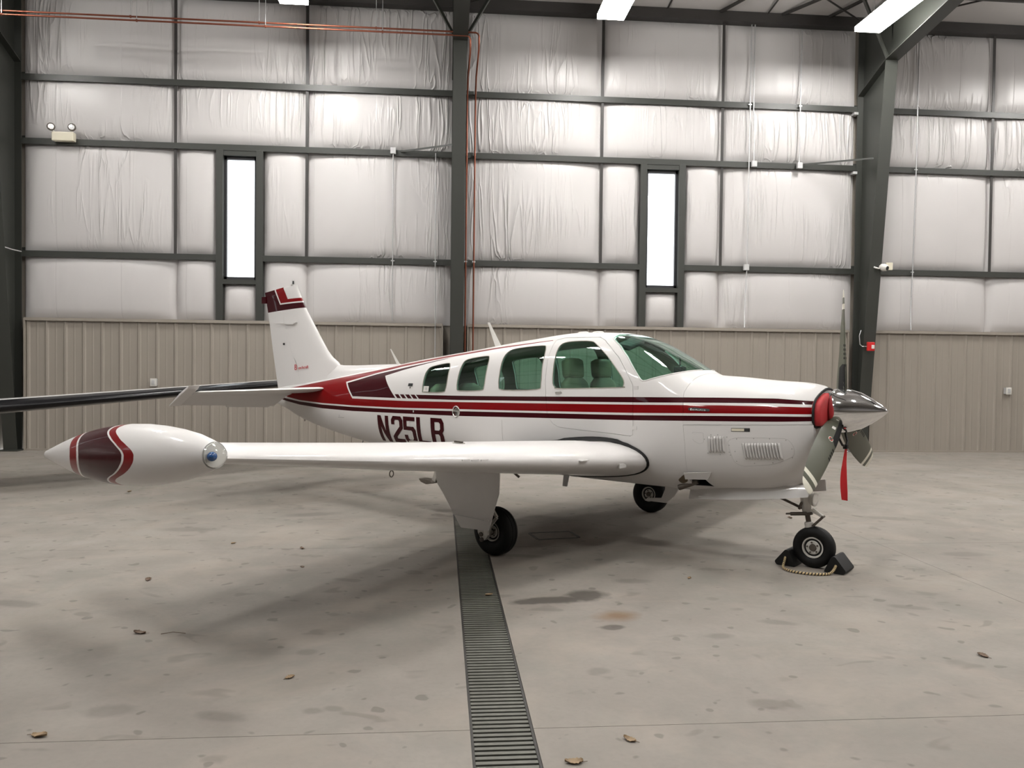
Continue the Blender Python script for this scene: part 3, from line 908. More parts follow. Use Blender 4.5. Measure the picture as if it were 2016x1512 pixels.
STEP_C = (-1.318, 1.214)
shell = hull_obj('fuselage', -5.42, 2.485, 0, [FUS, TRIMI], (-4.9, 2.36, .022))
cutters = []
for s in (-1, 1):
    for P in (W1, W2, W3, W4): cutters.append(cutter(P, s * .15, s * .9))
cutters.append(cutter(WS, -.9, .9))
slots = B()
for L_ in LOUV:
    for i in range(L_[4]): slots.prism(louver_slot(*L_, i), lambda u, v, s: (u, (-.40, -.9)[s], v))
for s in (-1, 1): slots.prism([(1.415, .735), (1.56, .735), (1.60, .66), (1.42, .66)], lambda u, v, q, s=s: (u, s * (.25, .9)[q], v))
slots.prism([(STEP_C[0] + .044 * math.cos(2 * PI * k / 28), STEP_C[1] + .053 * math.sin(2 * PI * k / 28)) for k in range(28)], lambda u, v, s: (u, (-.35, -.9)[s], v))
cutters.append(slots.obj('cutter', [FUS, TRIMI], None, None, weld=False))
for c in cutters: boolean(shell, c, 'DIFFERENCE')
door = bpy.data.objects.new('cabin_door', shell.data.copy()); COL.objects.link(door)
dc = cutter(DOOR, -.15, -.9); dc2 = cutter(shrink(DOOR, .0035), -.15, -.9)
boolean(door, dc2, 'INTERSECT'); boolean(shell, dc, 'DIFFERENCE')
cowl = bpy.data.objects.new('engine_cowl', shell.data.copy()); COL.objects.link(cowl)
cc = cutter(COWL, -.9, .9); cc2 = cutter(shrink(COWL, .003), -.9, .9)
boolean(cowl, cc2, 'INTERSECT'); boolean(shell, cc, 'DIFFERENCE')
for o in (shell, door, cowl):
    reshade(o, 30); o.parent = plane
glass0 = hull_obj('gl', -2.2, 1.6, .005, [GLASS], (-2.15, 1.55, .009), 90)
for o_, P, s, nm, par in ((None, W4, -1, 'door_window', door), (None, W3, -1, 'side_window', plane), (None, W2, -1, 'side_window', plane), (None, W1, -1, 'side_window', plane),
                          (None, W4, 1, 'side_window', plane), (None, W3, 1, 'side_window', plane), (None, W2, 1, 'side_window', plane), (None, W1, 1, 'side_window', plane), (None, WS, 0, 'windshield', plane)):
    g = bpy.data.objects.new(nm, glass0.data.copy()); COL.objects.link(g)
    c = cutter(P, -.9, .9, [GLASS]) if s == 0 else cutter(P, s * .15, s * .9, [GLASS])
    boolean(g, c, 'INTERSECT'); reshade(g, 40); g.parent = par
    cutters.append(c)
    if nm != 'windshield':      # thin rubber gasket round each pane
        gk = B()
        pts = [(u, s * (yskin(u, v) + .0005), v) for u, v in P]
        gk.tube(pts + [pts[0]], .0045, 5, caps=False)
        gk.obj('window_gasket', GLARE if s > 0 else TRIMI, par, 60)
for sg in (-1, 1):
    gp = []
    for (a, c) in zip(WS[2:12], WS[3:13]):
        for k in range(4):
            t = k / 4; x, z = a[0] + (c[0] - a[0]) * t, a[1] + (c[1] - a[1]) * t
            gp.append((x, sg * (yskin(x, z) - .003), z))
    B().tube(gp, .007, 6).obj('windshield_frame', WP, plane, 60)
for o in cutters + [dc, dc2, cc, cc2, glass0]: bpy.data.objects.remove(o)


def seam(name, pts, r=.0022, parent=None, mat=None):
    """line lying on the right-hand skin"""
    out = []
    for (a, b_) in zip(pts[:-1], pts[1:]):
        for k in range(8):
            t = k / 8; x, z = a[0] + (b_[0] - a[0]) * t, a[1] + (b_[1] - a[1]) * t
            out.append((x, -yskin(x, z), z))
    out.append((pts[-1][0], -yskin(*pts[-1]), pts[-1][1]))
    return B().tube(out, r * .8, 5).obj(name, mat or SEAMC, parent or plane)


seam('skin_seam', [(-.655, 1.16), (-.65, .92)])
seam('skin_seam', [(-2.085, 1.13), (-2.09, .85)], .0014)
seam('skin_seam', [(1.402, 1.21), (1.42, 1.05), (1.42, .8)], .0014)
# door handle and hinges
hb_ = B()
for (a, c) in (((.03, 1.462), (.10, 1.466)),):
    hb_.bar((a[0], -yskin(*a) - .006, a[1]), (c[0], -yskin(*c) - .006, c[1]), .012, .018)
hb_.obj('door_handle', ALU, door)
for z in (1.53, 1.16):
    B().bar((.895, -yskin(.9, z) - .001, z), (.945, -yskin(.94, z) - .001, z + .002), .004, .034).obj('door_hinge', WP, door)

# lettering on the skin
GLY = {'N': [[(0, 0), (.30, 0), (.30, 1), (0, 1)], [(.70, 0), (1, 0), (1, 1), (.70, 1)], [(.02, 1), (.32, 1), (.98, 0), (.68, 0)]],
       '2': [[(0, .68), (.28, .68), (.28, .80), (.36, .86), (.64, .86), (.72, .80), (.72, .62), (0, .22), (0, 0), (1, 0), (1, .15), (.36, .15), (.36, .22), (1, .56), (1, .86), (.84, 1), (.16, 1), (0, .86)]],
       '5': [[(0, 1), (.96, 1), (.96, .85), (.28, .85), (.28, .64), (.84, .64), (1, .52), (1, .14), (.84, 0), (.16, 0), (0, .14), (0, .32), (.28, .32), (.28, .20), (.36, .14), (.64, .14), (.72, .20), (.72, .44), (.64, .50), (0, .50)]],
       'L': [[(0, 0), (1, 0), (1, .15), (.30, .15), (.30, 1), (0, 1)]],
       'R': [[(0, 0), (.30, 0), (.30, 1), (0, 1)], [(.30, .86), (.64, .86), (.72, .80), (.72, .62), (.64, .56), (.30, .56), (.30, .42), (.58, .42), (.66, .36), (.66, 0), (.96, 0), (.96, .36), (.88, .48), (1, .58), (1, .84), (.84, 1), (.30, 1)]]}


def skin_patch(polys, fx, off=.003, cuts=3):
    bm = bmesh.new()
    for P in polys:
        pv = [bm.verts.new((u, v, 0)) for u, v in P]
        tris = tessellate_polygon([[Vector((u, v, 0)) for u, v in P]])
        for t in tris:
            try: bm.faces.new([pv[i] for i in t])
            except ValueError: pass
    bmesh.ops.subdivide_edges(bm, edges=bm.edges[:], cuts=cuts, use_grid_fill=True)
    bmesh.ops.triangulate(bm, faces=[f for f in bm.faces if len(f.verts) > 4])
    for v in bm.verts:
        x, z = fx(v.co.x, v.co.y)
        v.co = (x, -yskin(x, z) - off, z)
    bmesh.ops.recalc_face_normals(bm, faces=bm.faces)
    me = bpy.data.meshes.new('decal'); bm.to_mesh(me); bm.free()
    return me


def decal(name, polys, fx, mat, parent=None, off=.003, cuts=3):
    me = skin_patch(polys, fx, off, cuts); me.materials.append(mat)
    for p in me.polygons: p.use_smooth = True
    o = bpy.data.objects.new(name, me); COL.objects.link(o); o.parent = parent or plane
    return o


for ch, xa in (('N', -2.705), ('2', -2.434), ('5', -2.206), ('L', -1.969), ('R', -1.726)):
    wd_ = .215 if ch != 'L' else .215
    zt_ = 1.110 + (xa + 2.705) * .018
    decal('registration_letter', GLY[ch], lambda u, v, xa=xa, zt_=zt_, wd_=wd_: (xa + wd_ * u + .004 * (1 - v), zt_ - .316 * (1 - v)), MARP, None, .004, 5)
# small placard left of the rear window, decal in window corner, step light on stripe
decal('placard', [[(0, 0), (1, 0), (1, 1), (0, 1)]], lambda u, v: (-2.155 + .085 * u, 1.472 + .035 * v), GLARE)
decal('placard', [[(0, 0), (1, 0), (.5, -1)]], lambda u, v: (-2.125 + .03 * u, 1.467 + .03 * v), DIRTY)
decal('window_sticker', [[(0, 0), (1, 0), (1, 1), (0, 1)]], lambda u, v: (-1.868 + .09 * u, 1.420 + .062 * v), PLASTW, None, .0015)
decal('window_sticker', [[(0, 0), (1, 0), (1, 1), (0, 1)]], lambda u, v: (-1.835 + .03 * u, 1.437 + .03 * v), GBOX, None, .0025)
circ = [(math.cos(2 * PI * k / 24), math.sin(2 * PI * k / 24)) for k in range(24)]
ring_o = B().tube([(STEP_C[0] + .050 * math.cos(2 * PI * k / 28), -yskin(*STEP_C) - .001, STEP_C[1] + .059 * math.sin(2 * PI * k / 28)) for k in range(29)], .007, 6, caps=False).obj('recessed_step', ALU, plane, 60)
rg_ = []
for d, k in ((.0, 1.0), (.024, .98), (.030, .9), (.032, .02)):
    rg_.append([(STEP_C[0] + .046 * k * math.cos(2 * PI * j / 28), -yskin(*STEP_C) + d, STEP_C[1] + .055 * k * math.sin(2 * PI * j / 28)) for j in range(28)])
B().loft(rg_, caps=False).obj('step_cup', ALU, ring_o, 50)
B().bar((STEP_C[0] - .040, -yskin(*STEP_C) + .006, STEP_C[1] + .006), (STEP_C[0] + .040, -yskin(*STEP_C) + .006, STEP_C[1] + .006), .010, .012).obj('step_bar', ALU, ring_o)
for (x, z) in ((-2.02, 1.185), (-3.55, 1.06)):
    decal('vent_hole', [circ], lambda u, v, x=x, z=z: (x + .010 * u, z + .013 * v), GBOX, None, .002, 1)
decal('vent_hole', [[(0, 0), (1, 0), (1, 1), (0, 1)]], lambda u, v: (-3.58 + .14 * u, 1.035 + .003 * v), GLARE, None, .002, 3)


def text_mesh(body, size, mat, extrude=.0015):
    c = bpy.data.curves.new('txt', 'FONT'); c.body = body; c.size = size; c.extrude = extrude; c.resolution_u = 3
    o = bpy.data.objects.new('txt', c); COL.objects.link(o)
    dg = bpy.context.evaluated_depsgraph_get(); dg.update()
    me = bpy.data.meshes.new_from_object(o.evaluated_get(dg)); bpy.data.objects.remove(o)
    me.materials.clear(); me.materials.append(mat)
    return me


# name plate on the cowl
npl = decal('cowl_nameplate', [round_poly([(0, .15), (1, 0), (1, .75), (.3, 1), (0, .9)], .1)], lambda u, v: (1.445 + .195 * u, 1.343 + .030 * v), GLARE, cowl, .004, 3)
me = text_mesh('Bonanza', .042, SILV)
for v in me.vertices:
    x, z = 1.462 + v.co.x * 1.02, 1.347 + v.co.y * .62
    v.co = (x, -yskin(x, z) - .0055 - v.co.z, z)
o = bpy.data.objects.new('nameplate_lettering', me); COL.objects.link(o); o.parent = npl

# nose side details
decal('cowl_placard', [[(0, 0), (1, 0), (1, 1), (0, 1)]], lambda u, v: (1.838 + .160 * u, 1.180 + .006 * u + .030 * v), GLARE, None, .002)
decal('cowl_placard', [[(0, 0), (1, 0), (1, 1), (0, 1)]], lambda u, v: (1.842 + .108 * u, 1.184 + .004 * u + .022 * v), CREAM, None, .004)


def louvers(x0, x1, zb, zt, n, lean):
    sl = [louver_slot(x0, x1, zb, zt, n, lean, i) for i in range(n)]
    ex = lambda x, v: (x + lean * v, zb - .015 + (zt - zb + .03) * v + max(0, x - x0) * .06)
    lo, hi = [ex(x0 - .017, 0)] + [ex(q[0][0], 0) for q in sl] + [ex(x1 + .012, 0)], [ex(x0 - .017, 1)] + [ex(q[0][0], 1) for q in sl] + [ex(x1 + .012, 1)]
    polys = []
    for i in range(n + 1):            # solid strips between the slots
        la, ha = (lo[0], hi[0]) if i == 0 else (sl[i - 1][1], sl[i - 1][2])
        lb_, hb2 = (lo[-1], hi[-1]) if i == n else (sl[i][0], sl[i][3])
        polys.append([la, lb_, hb2, ha])
    for q in sl:                      # above and below each slot
        polys.append([ex(q[0][0], 0), ex(q[1][0], 0), q[1], q[0]]); polys.append([q[3], q[2], ex(q[1][0], 1), ex(q[0][0], 1)])
    pan = decal('louver_panel', polys, lambda u, v: (u, v), WP, plane, .0012, 2)
    pitch = (x1 - x0) / n
    for i in range(n):
        xc = x0 + (i + .5) * pitch
        V = []; F = []; nu, nv = 6, 12
        for j in range(nv + 1):
            v = j / nv; z = zb + (zt - zb) * v + (xc - x0) * .06
            e = min(1, 10 * v, 10 * (1 - v)) ** .5
            for k in range(nu + 1):
                u = k / nu; x = xc + (u - .5) * pitch * .74 + lean * v
                hgt = .019 * e * math.sin(PI * u ** .62) if 0 < u < 1 else 0
                V.append((x, -yskin(x, z) - .0016 - hgt, z))
        F = [(j * (nu + 1) + k, j * (nu + 1) + k + 1, (j + 1) * (nu + 1) + k + 1, (j + 1) * (nu + 1) + k) for j in range(nv) for k in range(nu)]
        lb = B().add(V, F)
        lb.obj('louver', WP, pan, 60)
    return pan


for L_ in LOUV: louvers(*L_)
fast = B()
pan_line = [(1.80, 1.10), (1.86, .91), (1.93, .882), (2.19, .918), (2.355, 1.0), (2.35, 1.085), (2.30, 1.145), (1.88, 1.13), (1.80, 1.10)]
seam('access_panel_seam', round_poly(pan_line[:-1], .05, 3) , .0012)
for (x, z) in ((1.60, 1.10), (1.66, 1.142), (1.72, 1.145), (1.80, 1.13), (1.82, 1.06), (1.82, 1.0), (1.63, .98), (1.74, .972), (1.83, .975), (1.885, 1.118), (1.88, .925), (1.87, 1.01), (2.03, .918), (2.18, .932), (2.335, .985), (2.335, 1.06), (2.29, 1.13), (2.03, 1.13), (2.16, 1.135)):
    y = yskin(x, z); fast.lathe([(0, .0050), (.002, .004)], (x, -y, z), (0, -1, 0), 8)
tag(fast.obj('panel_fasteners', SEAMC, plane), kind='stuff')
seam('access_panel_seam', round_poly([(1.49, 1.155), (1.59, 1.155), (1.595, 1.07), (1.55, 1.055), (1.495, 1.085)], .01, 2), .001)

# ---- cabin interior
B().box((-2.1, -.50, .80), (1.3, .50, .84)).obj('cabin_floor', TRIMI, plane)
B().prism([(-.36, .84), (.36, .84), (.40, 1.2), (.33, 1.55), (.20, 1.68), (-.20, 1.68), (-.33, 1.55), (-.40, 1.2)], lambda u, v, s: (-2.12 - .03 * s, u, v)).obj('rear_bulkhead', TRIMI, plane)
gs = B()
R = []
for x, zt_ in ((.80, 1.565), (.86, 1.60), (1.0, 1.615), (1.2, 1.64), (1.36, 1.655)):
    ww = min(.49, yskin(x, zt_ - .03, .035)); R.append([(x, -ww, zt_ - .05), (x, -ww * .7, zt_ - .01), (x, -ww * .3, zt_), (x, ww * .3, zt_), (x, ww * .7, zt_ - .01), (x, ww, zt_ - .05), (x, ww, zt_ - .09), (x, -ww, zt_ - .09)])
gs.loft(R).obj('glare_shield', GLARE, plane, 40)
B().box((.83, -.46, 1.15), (.90, .46, 1.54)).obj('instrument_panel', GLARE, plane, bevel=.01)
B().box((1.33, -.38, .85), (1.35, .38, 1.55)).obj('firewall', GLARE, plane)
cp = B().tube([(.60, .02, 2.02), (.85, .02, 1.945), (1.10, .02, 1.825), (1.34, .02, 1.70)], .014, 8).obj('windshield_post', TRIMI, plane, 50)
B().box((1.03, -.03, 1.645), (1.12, .07, 1.735)).obj('compass', GLARE, plane, bevel=.015)
B().tube([(1.075, .02, 1.74), (1.075, .02, 1.83)], .008, 6).obj('compass_mount', GLARE, plane)
for s in (-1, 1):
    B().prism(round_poly([(.58, 2.0), (.74, 1.975), (.74, 1.93), (.58, 1.945)], .02), lambda u, v, q, s=s: (u, s * (.08 + .27 * q), v + .02 * (1 - q) - .05 * q)).obj('sun_visor', GLARE, plane, 40)


def rbox(b, c, sx, sy, sz, tilt=0.0, p=4.0, n=(10, 14)):
    """rounded cushion"""
    rings = []
    for i in range(n[0] + 1):
        t = -1 + 2 * i / n[0]; k = max(.05, (1 - abs(t) ** p)) ** (1 / p)
        R = []
        for j in range(n[1]):
            a = 2 * PI * j / n[1]; ca, sa = math.cos(a), math.sin(a)
            x = sx * k * math.copysign(abs(ca) ** (2 / p), ca); y = sy * k * math.copysign(abs(sa) ** (2 / p), sa); z = sz * t
            R.append((c[0] + x * math.cos(tilt) - z * math.sin(tilt), c[1] + y, c[2] + x * math.sin(tilt) + z * math.cos(tilt)))
        rings.append(R)
    return b.loft(rings)


def seat(x, y, face=1, head=True, back_h=.36, zb=1.27):
    s = rbox(B(), (x - .07 * face, y, zb), .065, .225, back_h, .16 * face).obj('cabin_seat', TAN, plane, 60)
    rbox(B(), (x + .2 * face, y, .99), .24, .23, .075, 0, 4).obj('cushion', TAN, s, 60)
    if head: rbox(B(), (x - .135 * face, y, 1.70), .055, .142, .105, .12 * face, 5.5).obj('headrest', TAN, s, 60)
    return s


seat(.16, -.27); seat(.16, .27)
seat(-.30, -.27, -1, False, .24, 1.2); seat(-.30, .27, -1, False, .24, 1.2)
seat(-1.72, -.22, 1, False, .26, 1.25); seat(-1.72, .22, 1, False, .26, 1.25)


# ---- wings
def naca(u, t, m=.02, p=.3):
    yt = 5 * t * (.2969 * math.sqrt(u) - .126 * u - .3516 * u * u + .2843 * u ** 3 - .1036 * u ** 4)
    yc = m / p ** 2 * (2 * p * u - u * u) if u < p else m / (1 - p) ** 2 * (1 - 2 * p + 2 * p * u - u * u)
    return yc + yt, yc - yt


WSEC = [(.30, 1.08, .828, 2.22, 4.6, .165), (.58, 1.035, .850, 2.14, 4.5, .162), (1.0, .985, .884, 2.03, 4.3, .158), (1.6, .935, .930, 1.86, 3.8, .155), (3.2, .765, 1.058, 1.43, 2.9, .137), (4.72, .60, 1.198, 1.04, 2.0, .105)]


def wsec(r):
    for a, b_ in zip(WSEC[:-1], WSEC[1:]):
        if r <= b_[0]: break
    t = (r - a[0]) / (b_[0] - a[0])
    return [a[k] + (b_[k] - a[k]) * t for k in range(1, 6)]


def wpt(r, u, top):
    xl, zl, ch, inc, th_ = wsec(r); a, b_ = naca(u, th_)
    z = (a if top else b_) * ch; x = -u * ch; i = math.radians(inc)
    return xl + x * math.cos(i) + z * math.sin(i), zl + x * math.sin(i) + z * math.cos(i)


US = [(1 - math.cos(PI * k / 22)) / 2 for k in range(23)]


def wring(r, s):
    R = [(*wpt(r, u, True),) for u in US[::-1]] + [(*wpt(r, u, False),) for u in US[1:-1]]
    return [(x, -s * r, z) for x, z in R]


def wing(s):
    rs = [.30, .45, .58, .8, 1.0, 1.3, 1.6, 2.0, 2.4, 2.8, 3.2, 3.6, 4.0, 4.4, 4.72]
    wg = B().loft([wring(r, s) for r in rs]).obj('wing', WP, plane, 40)
    # seal where wing meets fuselage
    pts = []
    for top in (True, False):
        L = []
        for u in [(1 - math.cos(PI * k / 40)) / 2 for k in range(41)]:
            if u > .78: continue
            lo, hi = .30, .75
            for _ in range(30):
                m_ = (lo + hi) / 2; x, z = wpt(m_, u, top)
                if m_ < yskin(x, z): lo = m_
                else: hi = m_
            x, z = wpt(hi, u, top); L.append((x, -s * (hi + .004), z))
        pts.append(L)
    path = pts[0][::-1] + pts[1][1:]
    nt_ = len(pts[0]); rad = [(.010 if i < 3 else .042 if 8 < i < nt_ - 10 else .030 if i < nt_ - 8 else .024 - .0012 * (i - nt_ + 8)) if i < nt_ else max(.008, .015 - .001 * (i - nt_)) for i in range(len(path))]
    B().tube(path, .011, 6, radii=rad).obj('wing_root_seal', BLACK, wg, 60)
    # walkway on the upper surface
    V = []; F = []
    for i in range(15):
        u = .20 + .55 * i / 14
        for r in (.60, .72, .84):
            x, z = wpt(r, u, True); V.append((x, -s * r, z + .004))
    F = [(3 * i + k, 3 * i + k + 1, 3 * i + k + 4, 3 * i + k + 3) for i in range(14) for k in range(2)]
    B().add(V, F).obj('wing_walkway', BLACK, wg, 60)
    return wg


wr = wing(1); wing(-1)
# right wing small parts: fuel cap, louvre strip, stall vane, landing light panel, tie-down ring
x, z = wpt(2.55, .2, True)
B().lathe([(0, .05), (.006, .048), (.008, .0)], (x, -2.55, z - .002), (.05, 0, 1), 18).obj('fuel_cap', ALU, wr, 50)
B().bar((x - .04, -2.55, z + .012), (x + .04, -2.55, z + .010), .014, .012).obj('fuel_cap_lever', DIRTY, wr)
for k in range(3):
    r = 2.60 + k * .092; x, z = wpt(r, .004, True)
    B().bar((x - .001, -r + .040, z - .006), (x - .001, -r - .040, z - .004), .012, .010).obj('leading_edge_vent', DOORP, wr)
x, z = wpt(1.46, .004, True)
B().bar((x + .004, -1.41, z - .01), (x + .004, -1.52, z - .008), .05, .008).obj('stall_strip', DOORP, wr)
x, z = wpt(.89, .004, False)
B().bar((x + .002, -.84, z), (x + .002, -.95, z), .012, .04).obj('leading_edge_plate', DOORP, wr, bevel=.003)
x, z = wpt(3.0, .35, False)
B().tube([(x, -3.0 + .02 * math.cos(a), z - .028 + .024 * math.sin(a)) for a in [2 * PI * k / 12 for k in range(13)]], .004, 5).obj('tie_down_ring', DIRTY, wr)

# ---- tip tanks
TN, TT, TR_ = Vector((.80, 0, 1.228)), Vector((-1.41, 0, 1.066)), 4.72
PROF = [(0, .0), (.006, .028), (.018, .048), (.04, .070), (.08, .097), (.13, .124), (.20, .150), (.28, .171), (.36, .184), (.44, .188), (.52, .183), (.60, .170), (.68, .150), (.76, .122), (.84, .090), (.90, .064), (.95, .042), (.98, .029), (.993, .018), (1.0, .004)]
for s in (1, -1):
    L = (TT - TN).length
    tk = B().lathe([(u * L, r) for u, r in PROF if u > .035], (0, 0, 0), (-1, 0, 0), 48).obj('tip_tank', TANK, plane, 60)
    tk.location = (TN.x, -s * TR_, TN.z); tk.rotation_euler = (0, -math.atan2(TN.z - TT.z, TN.x - TT.x), 0)
    # lamp pocket behind a clear nose cap
    B().lathe([(.086, .068), (.080, .066), (.076, .03), (.075, 0)], (0, 0, 0), (-1, 0, 0), 30).obj('lamp_pocket', PLASTW, tk, 50)
    B().lathe([(0, .0), (.006, .026), (.02, .026), (.04, .018), (.046, 0)], (-.072, -s * .022, -.004), (.7, -s * .7, 0), 16).obj('nav_bulb', BLUEL, tk, 50)
    B().lathe([(u * L, max(r, .0005)) for u, r in ((.0003, .0), (.001, .010), (.003, .020), (.006, .028), (.012, .040), (.018, .048), (.028, .060), (.04, .0705))], (0, 0, 0), (-1, 0, 0), 30).obj('lamp_cover', CLEAR, tk, 60)
    B().tube([(-.091, .0725 * math.cos(a), .0725 * math.sin(a)) for a in [2 * PI * k / 32 for k in range(33)]], .002, 5, caps=False).obj('lamp_rim', GBOX, tk)

# ---- tail
LEz = [(1.30, -3.72), (1.60, -3.84), (1.742, -3.96), (1.813, -4.086), (1.906, -4.19), (2.10, -4.352), (2.293, -4.507), (2.517, -4.687), (2.632, -4.756), (2.80, -4.862), (2.845, -4.90)]
TEz = [(1.30, -5.295), (1.393, -5.316), (1.91, -5.44), (2.192, -5.497), (2.471, -5.561), (2.76, -5.638), (2.845, -5.66)]


def interp(T, z):
    if z <= T[0][0]: return T[0][1]
    for a, b_ in zip(T[:-1], T[1:]):
        if z <= b_[0]: return a[1] + (b_[1] - a[1]) * (z - a[0]) / (b_[0] - a[0])
    return T[-1][1]


def half(u, T): return T / .5 * 5 * .1 / .1 * (.2969 * math.sqrt(u) - .126 * u - .3516 * u * u + .2843 * u ** 3 - .1036 * u ** 4) if u > 0 else 0


HF = .60


def fin_ring(z, u0, u1, tmax, n=12, top=None):
    le, te = interp(LEz, z), interp(TEz, z); R = []
    us = [u0 + (u1 - u0) * (1 - math.cos(PI * k / n)) / 2 for k in range(n + 1)]
    for sg, seq in ((1, us[::-1]), (-1, us[1:] if u0 == 0 else us)):
        for u in seq:
            x = le + (te - le) * u
            R.append((x, sg * half(u, tmax), z + (top(x) - z if top else 0)))
    return R


def fin_top(x): return 2.845 + (x + 4.90) * .115 if x < -4.90 else 2.845


zs = [1.30, 1.45, 1.60, 1.70, 1.742, 1.78, 1.813, 1.86, 1.906, 2.0, 2.15, 2.293, 2.45, 2.632]
def fin_thick(z): return .075 - .038 * (z - 1.3) / 1.5
rings = [fin_ring(z, 0, HF, fin_thick(z)) for z in zs]
rings.append(fin_ring(2.72, 0, HF, .036)); rings.append(fin_ring(2.80, 0, HF, .033, top=lambda x: min(2.80, fin_top(x) - .015) + .0)); rings.append(fin_ring(2.80, 0, HF, .02, top=fin_top))
fin = B().loft(rings).obj('vertical_fin', FIN, plane, 45)
rings = [fin_ring(z, HF + .002, 1.0, fin_thick(z)) for z in (1.36, 1.6, 1.9, 2.2, 2.45, 2.62)]
rings.append(fin_ring(2.70, HF + .002, 1.0, .036)); rings.append(fin_ring(2.76, HF + .002, 1.0, .03, top=lambda x: fin_top(x) - .012)); rings.append(fin_ring(2.76, HF + .002, 1.0, .016, top=fin_top))
rud = B().loft(rings).obj('rudder', FIN, plane, 45)
B().box((-5.705, -.012, 2.60), (-5.60, .006, 2.70)).obj('trim_tab', MARP, rud)
# dorsal fairing
R = []
for x, zt_, hw in ((-2.72, 1.728, .010), (-2.85, 1.728, .035), (-3.2, 1.719, .06), (-3.6, 1.706, .085), (-3.85, 1.706, .092), (-4.0, 1.72, .082), (-4.15, 1.74, .055), (-4.3, 1.75, .02)):
    zb_ = sec(x)[0] - .06
    zt_ = max(zt_, zb_ + .062)
    R.append([(x, -hw * 1.4, zb_), (x, -hw * .75, zb_ + (zt_ - zb_) * .55), (x, -hw * .28, zt_ - .015), (x, 0, zt_), (x, hw * .28, zt_ - .015), (x, hw * .75, zb_ + (zt_ - zb_) * .55), (x, hw * 1.4, zb_)])
B().loft(R).obj('dorsal_fairing', FIN, plane, 50)
# beacon on top, hinge gap and marks
B().lathe([(0, .030), (.012, .030), (.014, .024), (.06, .024), (.066, .018), (.068, 0)], (-4.965, 0, 2.842), (0, 0, 1), 14).obj('strobe_light', CLEAR, fin, 40)
B().lathe([(0, .014), (.05, .012), (.052, 0)], (-4.965, 0, 2.845), (0, 0, 1), 10).obj('strobe_bulb', GLARE, fin, 40)
B().lathe([(0, .034), (.008, .034), (.01, 0)], (-4.965, 0, 2.838), (0, 0, 1), 14).obj('strobe_base', PLASTW, fin, 40)
B().bar((-5.31, -.05, 2.306), (-4.80, -.055, 2.300), .012, .006).obj('hinge_line', DOORP, fin)
B().prism(round_poly([(-4.80, 2.302), (-5.10, 2.304), (-5.02, 2.278), (-4.88, 2.276)], .01), lambda u, v, s: (u, -.03 - .045 * s, v)).obj('balance_cover', FIN, fin, 40)
B().box((-5.11, -.065, 1.985), (-5.095, -.045, 2.015)).obj('static_mark', GLARE, fin)
me = text_mesh('eechcraft', .075, REDL)
for v in me.vertices: v.co = (-4.745 + v.co.x * .80, -(.058 + v.co.z) - .014, 1.642 + v.co.y * .80 + v.co.x * .07)
o = bpy.data.objects.new('fin_lettering', me); COL.objects.link(o); o.parent = fin
me = text_mesh('B', .115, REDL)
for v in me.vertices: v.co = (-4.835 + v.co.x * .95, -(.058 + v.co.z) - .014, 1.632 + v.co.y * .98)
o = bpy.data.objects.new('fin_lettering', me); COL.objects.link(o); o.parent = fin

# horizontal tail: stabiliser and drooping elevator with horn
for s in (1, -1):
    def sring(r, xl, zl, xh, zh, t, n=10):
        R = []
        us = [(1 - math.cos(PI * k / n)) / 2 for k in range(n + 1)]
        for sg, seq in ((1, us[::-1]), (-1, us[1:])):
            for u in seq:
                hh = t * (math.sqrt(u) * (1.95 - 1.25 * u)) * .95
                R.append((xl + (xh - xl) * u, -s * r, zl + (zh - zl) * u + sg * hh))
        return R
    stb = B().loft([sring(.05, -3.93, 1.398, -4.74, 1.335, .038), sring(.25, -4.00, 1.393, -4.74, 1.334, .040), sring(1.0, -4.23, 1.377, -4.75, 1.332, .030), sring(1.66, -4.45, 1.361, -4.755, 1.330, .023), sring(1.71, -4.52, 1.356, -4.755, 1.330, .014)]).obj('horizontal_stabilizer', WP, plane, 50)
    def ering(r, xh, zh, xt, zt_, t):
        return [(xt, -s * r, zt_ + .004), (xh - .1, -s * r, zh - .03 + t * .8), (xh, -s * r, zh + t), (xh + .02, -s * r, zh), (xh, -s * r, zh - t), (xh - .1, -s * r, zh - .03 - t * .9), (xt, -s * r, zt_ - .004)]
    elv = B().loft([ering(.16, -4.78, 1.325, -5.19, 1.115, .030), ering(1.0, -4.78, 1.327, -5.07, 1.155, .025), ering(1.775, -4.775, 1.328, -4.95, 1.188, .018)]).obj('elevator', WP, plane, 40)
    B().loft([[(-4.955, -s * r, 1.183), (-4.72, -s * r, 1.335), (-4.52, -s * r, 1.436), (-4.495, -s * r, 1.440), (-4.54, -s * r, 1.395), (-4.72, -s * r, 1.302), (-4.95, -s * r, 1.172)] for r in (1.715, 1.86)]).obj('balance_horn', WP, elv, 50, bevel=.004)
    B().add([(-5.20, -s * .22, 1.113), (-5.235, -s * .22, 1.094), (-5.15, -s * .95, 1.125), (-5.08, -s * .98, 1.154)], [(0, 1, 2, 3)]).obj('trim_tab', WP, elv)

# tail cone details
B().tube([(-4.70 + .03 * k / 6, 0, .95 - .035 * math.sin(PI * k / 6)) for k in range(7)], .005, 5).obj('tail_tie_down', DIRTY, plane)
B().tube([(-3.45, 0, .76), (-3.47, 0, .69)], .006, 6).obj('belly_antenna', GLARE, plane)

